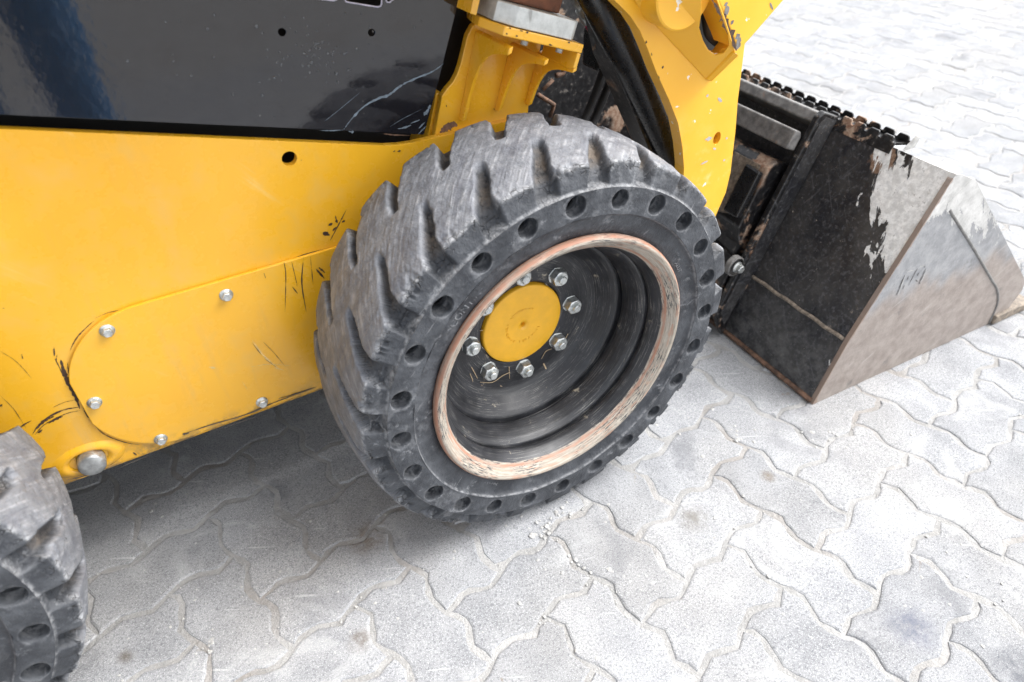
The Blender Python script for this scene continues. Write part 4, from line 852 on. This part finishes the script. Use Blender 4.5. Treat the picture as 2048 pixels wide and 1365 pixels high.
lug = [bk(s, n, .430) for s, n in [(.06, .09), (.235, .09), (.262, .104), (.266, .128), (.250, .146), (.225, .150), (.10, .140), (.06, .12)]]
lc = bk(.238, .126, .430); e1 = BM.to_3x3() @ Vector(tb); e2 = BM.to_3x3() @ Vector(nb)
for yo in (0., .05):
    off = BM.to_3x3() @ Vector((0, yo, 0)); plate('coupler_lug', [q + off for q in lug], BM.to_3x3() @ Vector((0, .016, 0)), M['rblack'], bucket, [[lc + off + e1 * .0115 * math.cos(a) + e2 * .0115 * math.sin(a) for a in np.linspace(0, 2 * math.pi, 16, endpoint=False)]], bevel=.003)
plate('coupler_lower_plate', [bk(s, .052, y) for s, y in [(-.11, .288), (.03, .288), (.045, .40), (.02, .62), (-.11, .62)]], BM.to_3x3() @ Vector(nb * .012), M['rblack2'], bucket, bevel=.003)
lp = PY((1472, 534), .215); V, F = tube_verts([lp + np.array([.0, .012, 0]), lp, lp - np.array([0, .002, 0]), lp - np.array([0, .002, 0])], [.024, .024, .021, .012], 28); w1 = mobj('latch_washer', mesh_data('latch_washer', V, F, M['edge'], False), bucket)
flange_bolt('latch_bolt', lp - np.array([-.001, .003, 0]), bucket, .012, 'zinc', .014)

# ================================================================== onlooker whose jeans show in the glossy door
person = empty('person', (-.66, -.98, 0)); tag(person, 'person in blue jeans seen as a blue reflection in the black engine door', 'person')
px_, py_ = -.66, -.98
def skin_body(name, pts, edges, rad, mat, root=0):
    me = bpy.data.meshes.new(name); me.from_pydata([(px_ + a, py_ + b, c) for a, b, c in pts], edges, []); me.materials.append(mat); o = mobj(name, me, person); sk = o.modifiers.new('skin', 'SKIN')
    if not me.skin_vertices: 
        bpy.context.view_layer.objects.active = o; bpy.ops.mesh.customdata_skin_add()
    for i_, r in enumerate(rad): me.skin_vertices[0].data[i_].radius = (r, r)
    me.skin_vertices[0].data[root].use_root = True; sb = o.modifiers.new('sub', 'SUBSURF'); sb.levels = 2; sb.render_levels = 2; return o
# body: pelvis, belly, chest, neck, head, arms with hands tucked into the pockets, bare ankles
bp = [(0, 0, .93), (0, .01, 1.10), (0, 0, 1.32), (0, 0, 1.47), (0, .02, 1.56), (0, .03, 1.66), (0, .02, 1.73), (.17, 0, 1.38), (.27, -.04, 1.14), (.22, .04, .95), (.17, .07, .86), (-.17, 0, 1.38), (-.27, -.04, 1.14), (-.22, .04, .95), (-.17, .07, .86), (.10, 0, .86), (.12, .02, .48), (.13, 0, .09), (.14, .12, .035), (-.10, 0, .86), (-.12, .02, .48), (-.13, 0, .09), (-.14, .12, .035)]
be = [(0, 1), (1, 2), (2, 3), (3, 4), (4, 5), (5, 6), (2, 7), (7, 8), (8, 9), (9, 10), (2, 11), (11, 12), (12, 13), (13, 14), (0, 15), (15, 16), (16, 17), (17, 18), (0, 19), (19, 20), (20, 21), (21, 22)]
skin_body('body', bp, be, [.13, .13, .15, .06, .075, .095, .07, .06, .045, .035, .035, .06, .045, .035, .035, .085, .055, .04, .035, .085, .055, .04, .035], M['shirt'])
skin_body('jeans', [(0, 0, .96), (.10, 0, .84), (.12, .02, .48), (.13, 0, .11), (-.10, 0, .84), (-.12, .02, .48), (-.13, 0, .11)], [(0, 1), (1, 2), (2, 3), (0, 4), (4, 5), (5, 6)], [.15, .105, .078, .068, .105, .078, .068], M['denim'])
